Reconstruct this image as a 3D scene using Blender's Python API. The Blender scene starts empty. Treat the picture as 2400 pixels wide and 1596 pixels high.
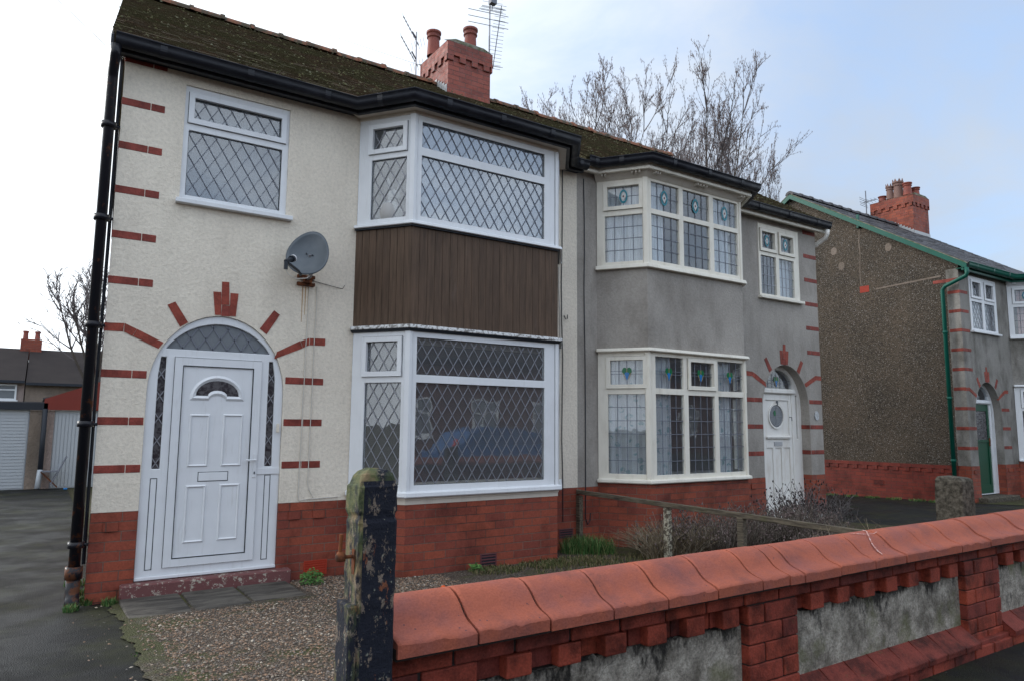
import bpy, bmesh, math, random
from mathutils import Vector, Matrix
from mathutils.geometry import tessellate_polygon
from math import sin, cos, pi, radians, sqrt
random.seed(7)
S = bpy.context.scene
# ------------------------------------------------------------------ camera
cam = bpy.data.cameras.new('camera'); co = bpy.data.objects.new('camera', cam); S.collection.objects.link(co); S.camera = co
cam.sensor_width = 36; cam.lens = 24.862; cam.clip_end = 3000; cam.clip_start = .05
yaw, pit, rol = .586651, .119079, .0077676
f = Vector((sin(yaw)*cos(pit), cos(yaw)*cos(pit), sin(pit))); r0 = Vector((cos(yaw), -sin(yaw), 0)); u0 = r0.cross(f)
rr = cos(rol)*r0 + sin(rol)*u0; uu = -sin(rol)*r0 + cos(rol)*u0
M = Matrix((rr, uu, -f)).transposed().to_4x4(); M.translation = Vector((-.42693, -7.07136, 1.59023)); co.matrix_world = M
# ------------------------------------------------------------------ sky, sun, exposure
SUN_EL, SUN_AZ = radians(24), radians(-42)      # azimuth from +y towards +x
w = bpy.data.worlds.new('World'); S.world = w; w.use_nodes = True
S.view_settings.view_transform = 'Standard'; S.view_settings.look = 'None'; S.view_settings.exposure = 1.0; S.view_settings.gamma = 1

class NT:
    def __init__(s, nt): s.nt = nt
    def n(s, t, **k):
        n = s.nt.nodes.new('ShaderNode'+t)
        for a, v in k.items():
            if a in n.inputs.keys() and not hasattr(n, a): n.inputs[a].default_value = v
            else: setattr(n, a, v)
        return n
    def l(s, a, b): s.nt.links.new(a, b)
    def put(s, node, name, v):
        i = node.inputs[name]
        if isinstance(v, bpy.types.NodeSocket): s.l(v, i)
        else:
            if isinstance(v, tuple) and len(v) == 3 and i.type == 'RGBA': v = v+(1,)
            i.default_value = v
    def noise(s, vec, scale, detail=4, rough=.55, out='Fac', dist=0):
        n = s.n('TexNoise'); s.put(n, 'Scale', scale); s.put(n, 'Detail', detail); s.put(n, 'Roughness', rough); s.put(n, 'Distortion', dist)
        s.l(vec, n.inputs['Vector']); return n.outputs[out]
    def vor(s, vec, scale, feat='F1', out='Distance', rnd=1):
        n = s.n('TexVoronoi', feature=feat); s.put(n, 'Scale', scale); s.put(n, 'Randomness', rnd); s.l(vec, n.inputs['Vector']); return n.outputs[out]
    def ramp(s, fac, *st):
        n = s.n('ValToRGB'); e = n.color_ramp.elements
        while len(e) < len(st): e.new(.5)
        for i, (p, c) in enumerate(st):
            e[i].position = p; e[i].color = (c, c, c, 1) if not isinstance(c, tuple) else c+(1,)
        s.put(n, 'Fac', fac); return n.outputs['Color']
    def mix(s, fac, a, b, mode='MIX'):
        n = s.n('MixRGB', blend_type=mode); s.put(n, 'Fac', fac); s.put(n, 'Color1', a); s.put(n, 'Color2', b); return n.outputs['Color']
    def math(s, op, a, b=0., c=None, clamp=False):
        n = s.n('Math', operation=op, use_clamp=clamp)
        for i, v in enumerate((a, b) if c is None else (a, b, c)):
            if isinstance(v, bpy.types.NodeSocket): s.l(v, n.inputs[i])
            else: n.inputs[i].default_value = v
        return n.outputs[0]
    def sep(s, v):
        n = s.n('SeparateXYZ'); s.l(v, n.inputs[0]); return n.outputs
    def comb(s, x, y, z):
        n = s.n('CombineXYZ')
        for i, v in enumerate((x, y, z)):
            if isinstance(v, bpy.types.NodeSocket): s.l(v, n.inputs[i])
            else: n.inputs[i].default_value = v
        return n.outputs[0]
    def scale(s, v, sc):
        n = s.n('VectorMath', operation='MULTIPLY'); s.l(v, n.inputs[0]); n.inputs[1].default_value = sc; return n.outputs[0]
    def bump(s, h, dist=.01, strength=1., normal=None):
        n = s.n('Bump'); s.put(n, 'Height', h); s.put(n, 'Distance', dist); s.put(n, 'Strength', strength)
        if normal: s.l(normal, n.inputs['Normal'])
        return n.outputs[0]

W = NT(w.node_tree); bg = w.node_tree.nodes['Background']
sky = W.n('TexSky'); sky.sky_type = 'NISHITA'; sky.sun_disc = False; sky.sun_elevation = SUN_EL; sky.sun_rotation = SUN_AZ; sky.air_density = 1.3; sky.dust_density = 1.5
tc = W.n('TexCoord').outputs['Generated']; sx, sy_, sz = W.sep(tc)
nz = W.math('MAXIMUM', sz, .06)
proj = W.comb(W.math('DIVIDE', sx, W.math('ADD', nz, .25)), W.math('DIVIDE', sy_, W.math('ADD', nz, .25)), 0.)
c1 = W.noise(proj, 1.5, 7, .6, dist=.4); c2 = W.noise(W.scale(proj, (.7, 1.6, 1)), .8, 3, .5)
# clouds are thick and bright towards the hidden low sun (left behind the houses), thinner to the right
sd = Vector((sin(SUN_AZ)*cos(SUN_EL), cos(SUN_AZ)*cos(SUN_EL), sin(SUN_EL)))
dn = W.n('VectorMath', operation='DOT_PRODUCT'); W.l(tc, dn.inputs[0]); dn.inputs[1].default_value = sd
glow = W.ramp(W.math('MULTIPLY_ADD', dn.outputs['Value'], .5, .5), (.50, 0.), (.84, .45), (1., 1.))
cl = W.math('MULTIPLY_ADD', c1, 1.05, W.math('MULTIPLY', c2, .36)); cover = W.math('MULTIPLY_ADD', glow, .75, cl)
cover = W.ramp(cover, (.50, .05), (.64, .35), (.80, .72), (1.05, 1.))
back = W.ramp(W.math('MULTIPLY_ADD', sy_, -.5, .5), (.42, 0.), (.85, 1.))     # unseen sky behind the camera, brightened to light the house fronts
lum = W.math('MULTIPLY_ADD', glow, 9., W.math('MULTIPLY_ADD', c2, 2.2, W.math('MULTIPLY_ADD', back, 6.6, 2.2)))
ccol = W.mix(1., (.89, .945, 1.0), W.comb(lum, lum, lum), 'MULTIPLY')
blue = W.mix(.6, sky.outputs['Color'], (2.55, 3.8, 6.2))
W.l(W.mix(cover, blue, ccol), bg.inputs['Color']); bg.inputs['Strength'].default_value = .105
sun = bpy.data.lights.new('sun', 'SUN'); sun.energy = .9; sun.angle = radians(14); sun.color = (1, .96, .9)
so = bpy.data.objects.new('sun', sun); S.collection.objects.link(so); so.rotation_euler = (-sd).to_track_quat('-Z', 'Y').to_euler()

# ------------------------------------------------------------------ materials
def mat(name, fn=None, col=(.5, .5, .5), rough=.7, metal=0, spec=.25):
    m = bpy.data.materials.new(name); m.use_nodes = True; t = NT(m.node_tree); b = m.node_tree.nodes['Principled BSDF']
    t.b = b; t.put(b, 'Base Color', col); t.put(b, 'Roughness', rough); t.put(b, 'Metallic', metal); t.put(b, 'Specular IOR Level', spec)
    t.P = t.n('NewGeometry').outputs['Position']; t.uv = t.n('TexCoord').outputs['UV']
    t.isl = m.node_tree.nodes['Geometry'].outputs['Random Per Island'] if 'Geometry' in m.node_tree.nodes else None
    if t.isl is None:
        for n in m.node_tree.nodes:
            if n.bl_idname == 'ShaderNodeNewGeometry': t.isl = n.outputs['Random Per Island']
    if fn: fn(t)
    return m
def C(t, v): t.put(t.b, 'Base Color', v)
def NRM(t, v): t.l(v, t.b.inputs['Normal'])
def RG(t, v): t.put(t.b, 'Roughness', v)
MT = {}
def brick(dark=1., mort=(.19, .16, .14), tint=(.30, .055, .035), t2=(.20, .042, .035)):
    def fn(t):
        n = t.n('TexBrick'); t.l(t.uv, n.inputs['Vector']); n.offset = .5
        for k, v in dict(Scale=1., **{'Mortar Size': .0045, 'Mortar Smooth': .25, 'Bias': -.1, 'Brick Width': .24, 'Row Height': .0825}).items(): t.put(n, k, v)
        t.put(n, 'Color1', tuple(c*dark for c in tint)); t.put(n, 'Color2', tuple(c*dark for c in t2)); t.put(n, 'Mortar', mort)
        mf = t.ramp(t.noise(t.P, 1.6, 3), (.40, 0.), (.62, 1.))
        col = t.mix(t.math('MULTIPLY', n.outputs['Fac'], t.math('MULTIPLY_ADD', mf, -.75, .85)), n.outputs['Color'], (.12*dark, .045*dark, .035*dark))
        so = t.ramp(t.noise(t.P, 2.3, 6, .62), (.34, .55), (.52, 1.))
        col = t.mix(1., col, so, 'MULTIPLY')
        fine = t.ramp(t.noise(t.P, 60, 3), (.3, .82), (.7, 1.1)); col = t.mix(1., col, fine, 'MULTIPLY')
        C(t, col); RG(t, t.ramp(t.noise(t.P, 9, 3), (.3, .5), (.7, .75)))
        h = t.math('MULTIPLY_ADD', n.outputs['Fac'], -1., t.math('MULTIPLY', t.noise(t.P, 40, 3), .25)); NRM(t, t.bump(h, .006))
    return fn
MT['brick'] = mat('red pressed brick', brick(.86, mort=(.20, .13, .10), tint=(.34, .080, .044), t2=(.225, .056, .040)))
MT['brick_ch'] = mat('weathered chimney brick', brick(.9, (.22, .15, .13), (.34, .095, .068), (.25, .075, .060)))
MT['brick_dark'] = mat('dull red brick', brick(.8, (.10, .05, .04), (.25, .045, .03), (.19, .036, .028)))
def f_blk(t):
    c = t.ramp(t.isl, (0, (.36, .078, .044)), (.5, (.30, .062, .040)), (1, (.24, .050, .038)))
    c = t.mix(1., c, t.ramp(t.noise(t.P, 7, 5, .6), (.3, .5), (.62, 1.08)), 'MULTIPLY')
    c = t.mix(1., c, t.ramp(t.noise(t.P, 90, 2), (.3, .8), (.7, 1.1)), 'MULTIPLY')
    C(t, c); RG(t, .62); NRM(t, t.bump(t.noise(t.P, 55, 4), .004))
MT['block'] = mat('red brick block', f_blk)
def f_blkw(t):
    c = t.ramp(t.isl, (0, (.36, .066, .034)), (.5, (.28, .052, .032)), (1, (.17, .036, .028)))
    sh = t.ramp(t.noise(t.P, 6, 6, .65), (.36, .28), (.56, 1.))
    c = t.mix(1., c, sh, 'MULTIPLY'); c = t.mix(1., c, t.ramp(t.noise(t.P, 120, 2), (.3, .75), (.7, 1.15)), 'MULTIPLY')
    g = t.ramp(t.noise(t.P, 13, 5, .7), (.62, 0.), (.72, .45)); c = t.mix(g, c, (.07, .075, .03))
    C(t, c); RG(t, .7); NRM(t, t.bump(t.noise(t.P, 70, 5, .7), .005))
MT['wallblock'] = mat('weathered garden wall brick', f_blkw)
def f_cop(t):
    c = t.ramp(t.isl, (0, (.36, .098, .054)), (.35, (.43, .122, .062)), (.7, (.29, .078, .050)), (1, (.40, .110, .048)))
    st = t.noise(t.P, 5.5, 6, .62); c = t.mix(t.ramp(st, (.42, 0.), (.72, .65)), c, (.19, .075, .075))
    y = t.sep(t.P)[1]
    sp = t.vor(t.P, 38); sm = t.ramp(t.noise(t.P, 14, 2), (.55, 0.), (.6, 1.))
    c = t.mix(t.math('MULTIPLY', t.ramp(sp, (.10, 1.), (.16, 0.)), sm), c, (.12, .05, .05))
    ms = t.ramp(t.noise(t.P, 19, 6, .7), (.66, 0.), (.72, .6)); c = t.mix(ms, c, (.09, .075, .035))
    c = t.mix(1., c, t.ramp(t.noise(t.P, 140, 2), (.3, .86), (.7, 1.08)), 'MULTIPLY')
    pa = t.ramp(t.noise(t.P, 3.2, 7, .72), (.52, 0.), (.66, .55)); c = t.mix(pa, c, (.13, .05, .045))
    C(t, c); RG(t, .8); NRM(t, t.bump(t.math('ADD', t.math('MULTIPLY', t.noise(t.P, 12, 4), 1.), t.math('MULTIPLY', t.noise(t.P, 110, 3), .3)), .007))
MT['coping'] = mat('terracotta coping', f_cop)
def render_mat(c1, c2, grain, bumpd, stain=None, sfac=.5):
    def fn(t):
        c = t.mix(t.ramp(t.noise(t.P, 1.3, 5, .6), (.35, 0.), (.7, 1.)), c1, c2)
        if stain:
            s = t.noise(t.scale(t.P, (1.7, 1.7, .7)), 1.5, 7, .66)
            c = t.mix(t.math('MULTIPLY', t.ramp(s, (.46, 0.), (.68, 1.)), sfac), c, stain)
        n1 = t.noise(t.P, grain, 4, .7); c = t.mix(1., c, t.ramp(n1, (.3, .86), (.6, 1.04)), 'MULTIPLY')
        C(t, c); RG(t, .9); NRM(t, t.bump(t.math('ADD', n1, t.math('MULTIPLY', t.noise(t.P, grain*.35, 3), .8)), bumpd))
    return fn
MT['cream'] = mat('cream textured render', render_mat((.76, .69, .58), (.70, .63, .53), 34, .0075, (.48, .43, .36), .3))
MT['grey'] = mat('bare grey cement render', render_mat((.37, .34, .305), (.285, .262, .235), 30, .006, (.15, .13, .11), .5))
MT['grey3'] = mat('weathered grey render', render_mat((.28, .265, .245), (.20, .19, .17), 36, .008, (.07, .062, .05), .8))
def f_peb(t):
    base = t.mix(t.ramp(t.noise(t.P, 1.1, 6, .6), (.35, 0.), (.7, 1.)), (.078, .060, .044), (.044, .036, .028))
    v = t.n('TexVoronoi', feature='F1'); t.put(v, 'Scale', 60.); t.l(t.P, v.inputs['Vector'])
    r = t.sep(v.outputs['Color'])[0]
    dens = t.ramp(t.noise(t.P, 2.2, 4, .6), (.35, .93), (.62, .78))
    on = t.math('GREATER_THAN', r, dens); on = t.math('MULTIPLY', on, t.ramp(v.outputs['Distance'], (.30, 1.), (.46, 0.)))
    pc = t.ramp(t.sep(v.outputs['Color'])[1], (0, (.16, .14, .11)), (.6, (.22, .20, .18)), (1, (.44, .42, .40)))
    base = t.mix(1., base, t.ramp(t.sep(v.outputs['Color'])[2], (0, .5), (1, 1.7)), 'MULTIPLY')
    c = t.mix(on, base, pc)
    C(t, c); RG(t, .85); NRM(t, t.bump(v.outputs['Distance'], .012, 1.))
MT['pebble'] = mat('dark pebbledash', f_peb)
def f_upvc(t):
    c = t.mix(1., (.71, .725, .745), t.ramp(t.noise(t.P, 5, 4), (.3, .93), (.7, 1.)), 'MULTIPLY')
    c = t.mix(t.ramp(t.noise(t.scale(t.P, (1, 1, .12)), 26, 6, .7), (.55, 0.), (.80, .35)), c, (.38, .36, .32)); c = t.mix(t.ramp(t.noise(t.P, 90, 3, .7), (.70, 0.), (.76, .5)), c, (.30, .27, .22)); C(t, c)
    RG(t, t.ramp(t.noise(t.P, 9, 4), (.35, .28), (.65, .5)))
MT['upvc'] = mat('white plastic frame', f_upvc, spec=.4)
def f_paint(c, dirt, r=.45):
    def fn(t):
        k = t.mix(t.math('MULTIPLY', t.ramp(t.noise(t.scale(t.P, (1, 1, .35)), 7, 6, .65), (.5, 0.), (.75, 1.)), .5), c, dirt)
        C(t, k); RG(t, r); NRM(t, t.bump(t.noise(t.scale(t.P, (1, 1, .15)), 60, 3), .002))
    return fn
MT['creamwood'] = mat('cream gloss paint', f_paint((.74, .70, .61), (.45, .40, .32)))
MT['whitepaint'] = mat('old white door paint', f_paint((.74, .72, .68), (.50, .42, .33)))
MT['beige'] = mat('beige soffit paint', f_paint((.55, .49, .42), (.35, .30, .25)))
def f_clad(t):
    c = t.ramp(t.isl, (0, (.080, .050, .033)), (.5, (.087, .055, .036)), (1, (.096, .060, .039)))
    s = t.scale(t.P, (9, 9, .6)); c = t.mix(1., c, t.ramp(t.noise(s, 5, 5, .65), (.3, .6), (.7, 1.3)), 'MULTIPLY')
    c = t.mix(t.ramp(t.noise(t.scale(t.P, (3, 3, .8)), 2.2, 5, .7), (.6, 0.), (.8, .35)), c, (.17, .13, .11))
    C(t, c); RG(t, .6); NRM(t, t.bump(t.noise(s, 12, 4), .002))
MT['clad'] = mat('dark brown stained boards', f_clad)
MT['black'] = mat('black gutter paint', lambda t: (C(t, t.mix(t.ramp(t.noise(t.P, 4, 5, .6), (.5, 0.), (.8, 1.)), (.006, .007, .012), (.02, .022, .032))), RG(t, t.ramp(t.noise(t.P, 8, 3), (.3, .35), (.7, .6)))), spec=.35)
def f_pipe(t):
    rust = t.ramp(t.math('ADD', t.noise(t.P, 9, 6, .7), t.ramp(t.sep(t.P)[2], (.3, .12), (.7, 0.))), (.60, 0.), (.66, 1.)); C(t, t.mix(rust, (.012, .012, .016), (.10, .035, .015))); RG(t, t.math('MULTIPLY_ADD', rust, .4, .3)); NRM(t, t.bump(t.noise(t.P, 60, 3), .001))
MT['pipe'] = mat('black cast iron with rust', f_pipe)
def f_roof(t):
    c = t.ramp(t.isl, (0, (.10, .064, .042)), (.5, (.075, .050, .034)), (1, (.12, .068, .042)))
    m = t.noise(t.P, 1.5, 8, .75); c = t.mix(t.ramp(m, (.42, .25), (.58, .95)), c, (.074, .066, .030))
    m2 = t.noise(t.P, 16, 5, .75); c = t.mix(t.ramp(m2, (.60, 0.), (.70, .55)), c, (.075, .07, .025))
    c = t.mix(t.ramp(t.noise(t.P, 40, 3, .6), (.68, 0.), (.72, .6)), c, (.16, .16, .12))
    C(t, c); RG(t, .95); NRM(t, t.bump(t.noise(t.P, 30, 6, .75), .02))
MT['tile'] = mat('mossy clay roof tile', f_roof)
def f_slate(t):
    c = t.ramp(t.isl, (0, (.055, .052, .056)), (1, (.090, .084, .088))); c = t.mix(t.ramp(t.noise(t.P, 2, 5), (.5, 0.), (.75, .5)), c, (.10, .09, .07))
    C(t, c); RG(t, .6)
MT['slate'] = mat('grey slate', f_slate)
MT['moss'] = mat('moss', lambda t: (C(t, t.ramp(t.isl, (0, (.05, .048, .018)), (.8, (.085, .08, .032)), (1, (.15, .15, .10)))), NRM(t, t.bump(t.noise(t.P, 150, 3), .004))), rough=1)
MT['ridge'] = mat('orange clay ridge', lambda t: (C(t, t.mix(t.ramp(t.noise(t.P, 6, 5, .7), (.42, 0.), (.56, 1.)), (.24, .10, .06), (.075, .06, .042))),), rough=.8)
MT['pot'] = mat('terracotta chimney pot', lambda t: (C(t, t.mix(t.ramp(t.noise(t.P, 3, 5), (.45, 0.), (.7, .8)), (.26, .07, .05), (.13, .05, .045))),), rough=.6)
MT['potbuff'] = mat('buff chimney pot', col=(.20, .12, .10), rough=.7)
MT['mortar'] = mat('pale mortar', lambda t: (C(t, t.mix(t.ramp(t.noise(t.P, 8, 5), (.4, 0.), (.6, 1.)), (.22, .21, .17), (.09, .10, .05))),), rough=.95)
MT['flash'] = mat('lead flashing', col=(.42, .43, .44), rough=.5)
MT['lead'] = mat('lead came', col=(.27, .275, .30), rough=.4, metal=.4)  # reflection on the lower leads is lifted into this paler colour
MT['leaddark'] = mat('dark lead came', col=(.16, .17, .20), rough=.5)  # darker copy of lead, coloured as leads look against bright reflections
def glass(name, refl, tint=(.93, .95, .96), wob=0., rough=.0, dust_veil=.05):
    m = bpy.data.materials.new(name); m.use_nodes = True; t = NT(m.node_tree); nt = m.node_tree; nt.nodes.remove(nt.nodes['Principled BSDF'])
    out = nt.nodes['Material Output']; ge = t.n('NewGeometry'); dt = t.n('VectorMath', operation='DOT_PRODUCT'); t.l(ge.outputs['Normal'], dt.inputs[0]); t.l(ge.outputs['Incoming'], dt.inputs[1])
    fac = t.math('POWER', t.math('SUBTRACT', 1., t.math('ABSOLUTE', dt.outputs['Value'])), 5.); fac = t.math('MULTIPLY_ADD', fac, 1-refl, refl, clamp=True)
    tr = t.n('BsdfTransparent'); t.put(tr, 'Color', tint); gl = t.n('BsdfGlossy'); t.put(gl, 'Roughness', rough); t.put(gl, 'Color', (.95, .97, 1))
    if wob:
        P = t.n('NewGeometry').outputs['Position']; b = t.bump(t.noise(P, 3.5, 2), wob); t.l(b, gl.inputs['Normal'])
    mx = t.n('MixShader'); t.l(fac, mx.inputs[0]); t.l(tr.outputs[0], mx.inputs[1]); t.l(gl.outputs[0], mx.inputs[2]); df = t.n('BsdfDiffuse'); t.put(df, 'Color', (.50, .52, .55)); m2 = t.n('MixShader'); m2.inputs[0].default_value = dust_veil; t.l(mx.outputs[0], m2.inputs[1]); t.l(df.outputs[0], m2.inputs[2]); t.l(m2.outputs[0], out.inputs['Surface'])  # diffuse film of dust, also standing in for the reflected grey veil
    return m
MT['glass'] = glass('window glass', .09, wob=.0010, dust_veil=.07)
MT['glassold'] = glass('old window glass', .06, wob=.0025, dust_veil=.04)
MT['glasshi'] = glass('reflective double glazing', .13, wob=.0015)
MT['obsc'] = mat('obscured grey glass', lambda t: NRM(t, t.bump(t.noise(t.P, 25, 3), .002)), col=(.17, .185, .20), rough=.12)
MT['obsd'] = mat('dark obscured glass', lambda t: (C(t, t.mix(t.ramp(t.noise(t.P, 30, 3), (.4, 0.), (.6, 1.)), (.035, .03, .035), (.10, .095, .10))), NRM(t, t.bump(t.noise(t.P, 40, 3), .003))), rough=.1)
def f_net(c, c2):
    def fn(t):
        u = t.sep(t.uv)[0]; wv = t.math('SINE', t.math('MULTIPLY_ADD', u, 55., t.math('MULTIPLY', t.noise(t.P, 2.5, 2), 9.)))
        C(t, t.mix(t.math('MULTIPLY_ADD', wv, .25, .4), c, c2)); NRM(t, t.bump(wv, .012))
    return fn
MT['oldwhite'] = mat('dusty white', col=(.42, .41, .40), rough=.9)
MT['netdark'] = mat('dusty dark net', lambda t: C(t, t.mix(t.ramp(t.noise(t.P, 1.2, 3), (.4, 0.), (.7, 1.)), (.085, .105, .13), (.12, .14, .165))), rough=.9)
MT['net'] = mat('white net curtain', f_net((.66, .68, .70), (.50, .52, .55)), rough=.9)
MT['blind'] = mat('net tinted as sky reflection', lambda t: C(t, t.mix(t.ramp(t.noise(t.P, 1.5, 3), (.4, 0.), (.7, 1.)), (.15, .185, .24), (.22, .255, .31))), rough=.9)  # blue of the sky reflection is put into the net's colour
def f_cur(t):
    b = t.mix(.5, (.62, .65, .66), (.50, .50, .52)); n = t.noise(t.P, 14, 4, .6); v = t.vor(t.P, 9)
    fl = t.math('MULTIPLY', t.ramp(v, (.28, 1.), (.40, 0.)), t.ramp(n, (.46, 0.), (.52, 1.))); C(t, t.mix(t.math('MULTIPLY', fl, .75), b, (.16, .32, .33)))
    NRM(t, t.bump(t.math('SINE', t.math('MULTIPLY', t.sep(t.uv)[0], 60.)), .012))
MT['curtain'] = mat('flowered curtain', f_cur, rough=.9)
MT['room'] = mat('dim interior wall', col=(.30, .26, .23), rough=.9)
MT['farbrick'] = mat('dull brown brick', brick(.5, (.09, .07, .06), (.24, .10, .07), (.18, .085, .065)))
MT['farslate'] = mat('dark slate', lambda t: C(t, t.mix(t.noise(t.P, 1.5, 6), (.030, .026, .026), (.050, .042, .040))), rough=.9, spec=.05)
MT['roompink'] = mat('pink interior wall', col=(.50, .33, .31), rough=.9)
MT['pink'] = mat('pink upholstery', col=(.34, .20, .22), rough=.9)
def f_asph(t):
    c = t.mix(t.ramp(t.noise(t.P, .9, 6, .6), (.35, 0.), (.7, 1.)), (.010, .010, .010), (.020, .020, .019))
    ms = t.ramp(t.noise(t.P, 1.1, 8, .72), (.47, 0.), (.66, .8)); c = t.mix(ms, c, (.032, .034, .011))
    ck = t.vor(t.mix(.3, t.P, t.noise(t.P, 1.5, 4, out='Color')), .8, feat='DISTANCE_TO_EDGE'); c = t.mix(t.ramp(ck, (.003, .8), (.010, 0.)), c, (.006, .006, .006))
    ag = t.vor(t.P, 130); c = t.mix(1., c, t.ramp(ag, (0, 1.35), (.5, .8)), 'MULTIPLY')
    c = t.mix(t.ramp(t.noise(t.P, 24, 2), (.72, 0.), (.76, .5)), c, (.18, .18, .17))
    C(t, c); RG(t, t.ramp(t.noise(t.P, 1.7, 4), (.4, .55), (.65, .9))); NRM(t, t.bump(ag, .004)); t.put(t.b, 'Specular IOR Level', .18)
MT['asphalt'] = mat('worn damp asphalt', f_asph)
def f_soil(t):
    c = t.mix(t.ramp(t.noise(t.P, 3, 6, .65), (.4, 0.), (.6, 1.)), (.055, .042, .026), (.048, .052, .018)); c = t.mix(t.ramp(t.noise(t.P, 40, 3), (.6, 0.), (.7, .6)), c, (.16, .12, .07))
    C(t, c); NRM(t, t.bump(t.noise(t.P, 28, 5, .7), .03))
MT['soil'] = mat('mossy garden soil', f_soil, rough=1)
MT['ground'] = mat('distant rough ground', f_soil, rough=1)
def f_gravel(t):
    v = t.n('TexVoronoi', feature='F1'); t.put(v, 'Scale', 75.); t.l(t.P, v.inputs['Vector']); r = t.sep(v.outputs['Color'])[0]
    c = t.ramp(r, (0, (.07, .055, .045)), (.35, (.14, .105, .08)), (.7, (.19, .14, .10)), (1, (.30, .27, .23)))
    c = t.mix(1., c, t.ramp(v.outputs['Distance'], (.1, 1.), (.6, .35)), 'MULTIPLY')
    x, y, z = t.sep(t.P)
    m = t.math('ADD', t.noise(t.P, 2.1, 6, .68), t.ramp(x, (.25, .14), (.75, .02)))
    c = t.mix(t.ramp(m, (.56, 0.), (.68, .9)), c, (.055, .058, .020))
    C(t, c); NRM(t, t.bump(v.outputs['Distance'], .012))
MT['gravel'] = mat('gravel bed', f_gravel, rough=.9)
MT['stone'] = mat('pebble', lambda t: C(t, t.ramp(t.isl, (0, (.08, .06, .048)), (.3, (.19, .125, .085)), (.55, (.27, .17, .11)), (.75, (.14, .125, .115)), (.93, (.29, .23, .17)), (1, (.48, .42, .34)))), rough=.8)
MT['slab'] = mat('sandstone slab', lambda t: (C(t, t.mix(t.ramp(t.noise(t.scale(t.P, (1, 4, 1)), 2.2, 6, .65, dist=.8), (.40, 0.), (.60, 1.)), (.036, .032, .028), (.105, .094, .08))), NRM(t, t.bump(t.noise(t.scale(t.P, (1, 3, 1)), 6, 6, .65), .012))), rough=.8)
def f_step(t):
    m = t.ramp(t.noise(t.P, 22, 6, .72), (.56, 0.), (.60, 1.)); C(t, t.mix(m, (.15, .060, .058), (.38, .34, .28))); NRM(t, t.bump(t.noise(t.P, 22, 6, .7), .006))
MT['step'] = mat('peeling red painted step', f_step, rough=.7)
def f_wood(t):
    s = t.scale(t.P, (14, 1.2, 14)); c = t.mix(t.ramp(t.noise(s, 4, 6, .65), (.35, 0.), (.65, 1.)), (.045, .036, .028), (.17, .14, .10)); c = t.mix(t.ramp(t.noise(t.P, 7, 5), (.55, 0.), (.7, .6)), c, (.07, .075, .03))
    C(t, c); NRM(t, t.bump(t.noise(s, 6, 5), .004))
MT['wood'] = mat('weathered fence timber', f_wood, rough=.85)
MT['woodwhite'] = mat('flaking white timber', lambda t: (C(t, t.mix(t.ramp(t.noise(t.P, 30, 6, .7), (.47, 0.), (.52, 1.)), (.42, .39, .30), (.10, .08, .06))),), rough=.8)
def f_post(t):
    x, y, z = t.sep(t.P); n = t.noise(t.scale(t.P, (1, 1, .55)), 34, 8, .75); c = t.mix(t.ramp(n, (.56, 0.), (.59, 1.)), (.010, .012, .022), t.mix(t.noise(t.P, 60, 2), (.10, .07, .05), (.30, .24, .19)))
    o = t.noise(t.scale(t.P, (1.3, 1.3, .6)), 15, 6, .7); c = t.mix(t.ramp(o, (.63, 0.), (.67, .9)), c, (.22, .075, .035))
    k = t.noise(t.P, 34, 6, .75); c = t.mix(t.ramp(k, (.63, 0.), (.67, .8)), c, (.30, .30, .24))
    lf = t.math('ADD', t.ramp(x, (.3, 0.), (1, 0.)), 0.)
    # algae grows on the side away from the street and on the top
    g = t.math('ADD', t.noise(t.scale(t.P, (1, 1, .5)), 11, 6, .65), t.math('MULTIPLY', t.math('LESS_THAN', x, .376), .14))
    g = t.math('ADD', g, t.math('MULTIPLY', t.math('GREATER_THAN', z, 1.425), .22))
    c = t.mix(t.ramp(g, (.60, 0.), (.70, .92)), c, t.ramp(t.noise(t.P, 18, 4), (.4, (.05, .065, .03)), (.52, (.12, .13, .05)), (.64, (.24, .17, .09))))
    C(t, c); RG(t, .7); NRM(t, t.bump(t.math('ADD', n, k), .010))
MT['post'] = mat('flaking black paint with lichen', f_post)
MT['conc'] = mat('rough concrete', lambda t: (C(t, t.mix(t.ramp(t.noise(t.P, 26, 6, .7), (.38, 0.), (.62, 1.)), (.035, .03, .022), (.14, .122, .095))), NRM(t, t.bump(t.noise(t.P, 30, 6, .7), .02))), rough=1)
def f_panel(t):
    x, y, z = t.sep(t.P); n = t.noise(t.P, 9, 7, .68); c = t.mix(t.ramp(n, (.36, 0.), (.62, 1.)), (.18, .160, .130), (.50, .455, .385))
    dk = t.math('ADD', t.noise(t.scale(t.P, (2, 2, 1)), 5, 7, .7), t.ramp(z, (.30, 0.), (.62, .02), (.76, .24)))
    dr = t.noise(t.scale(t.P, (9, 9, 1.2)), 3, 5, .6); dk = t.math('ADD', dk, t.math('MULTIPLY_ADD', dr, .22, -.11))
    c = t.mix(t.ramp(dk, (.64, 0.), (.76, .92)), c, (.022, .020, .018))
    c = t.mix(1., c, t.ramp(t.noise(t.P, 75, 4, .75), (.32, .55), (.62, 1.15)), 'MULTIPLY')
    ck = t.vor(t.mix(.25, t.P, t.noise(t.P, 4, 3, out='Color')), 4.2, feat='DISTANCE_TO_EDGE'); c = t.mix(t.ramp(ck, (.003, .4), (.009, 0.)), c, (.05, .045, .04))
    g = t.math('ADD', t.noise(t.P, 3.6, 5, .6), t.ramp(z, (.40, .12), (.62, 0.))); c = t.mix(t.ramp(g, (.58, 0.), (.70, .75)), c, (.13, .135, .055))
    C(t, c); NRM(t, t.bump(t.noise(t.P, 30, 7, .75), .018))
MT['panel'] = mat('stained roughcast panel', f_panel, rough=.95)
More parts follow.
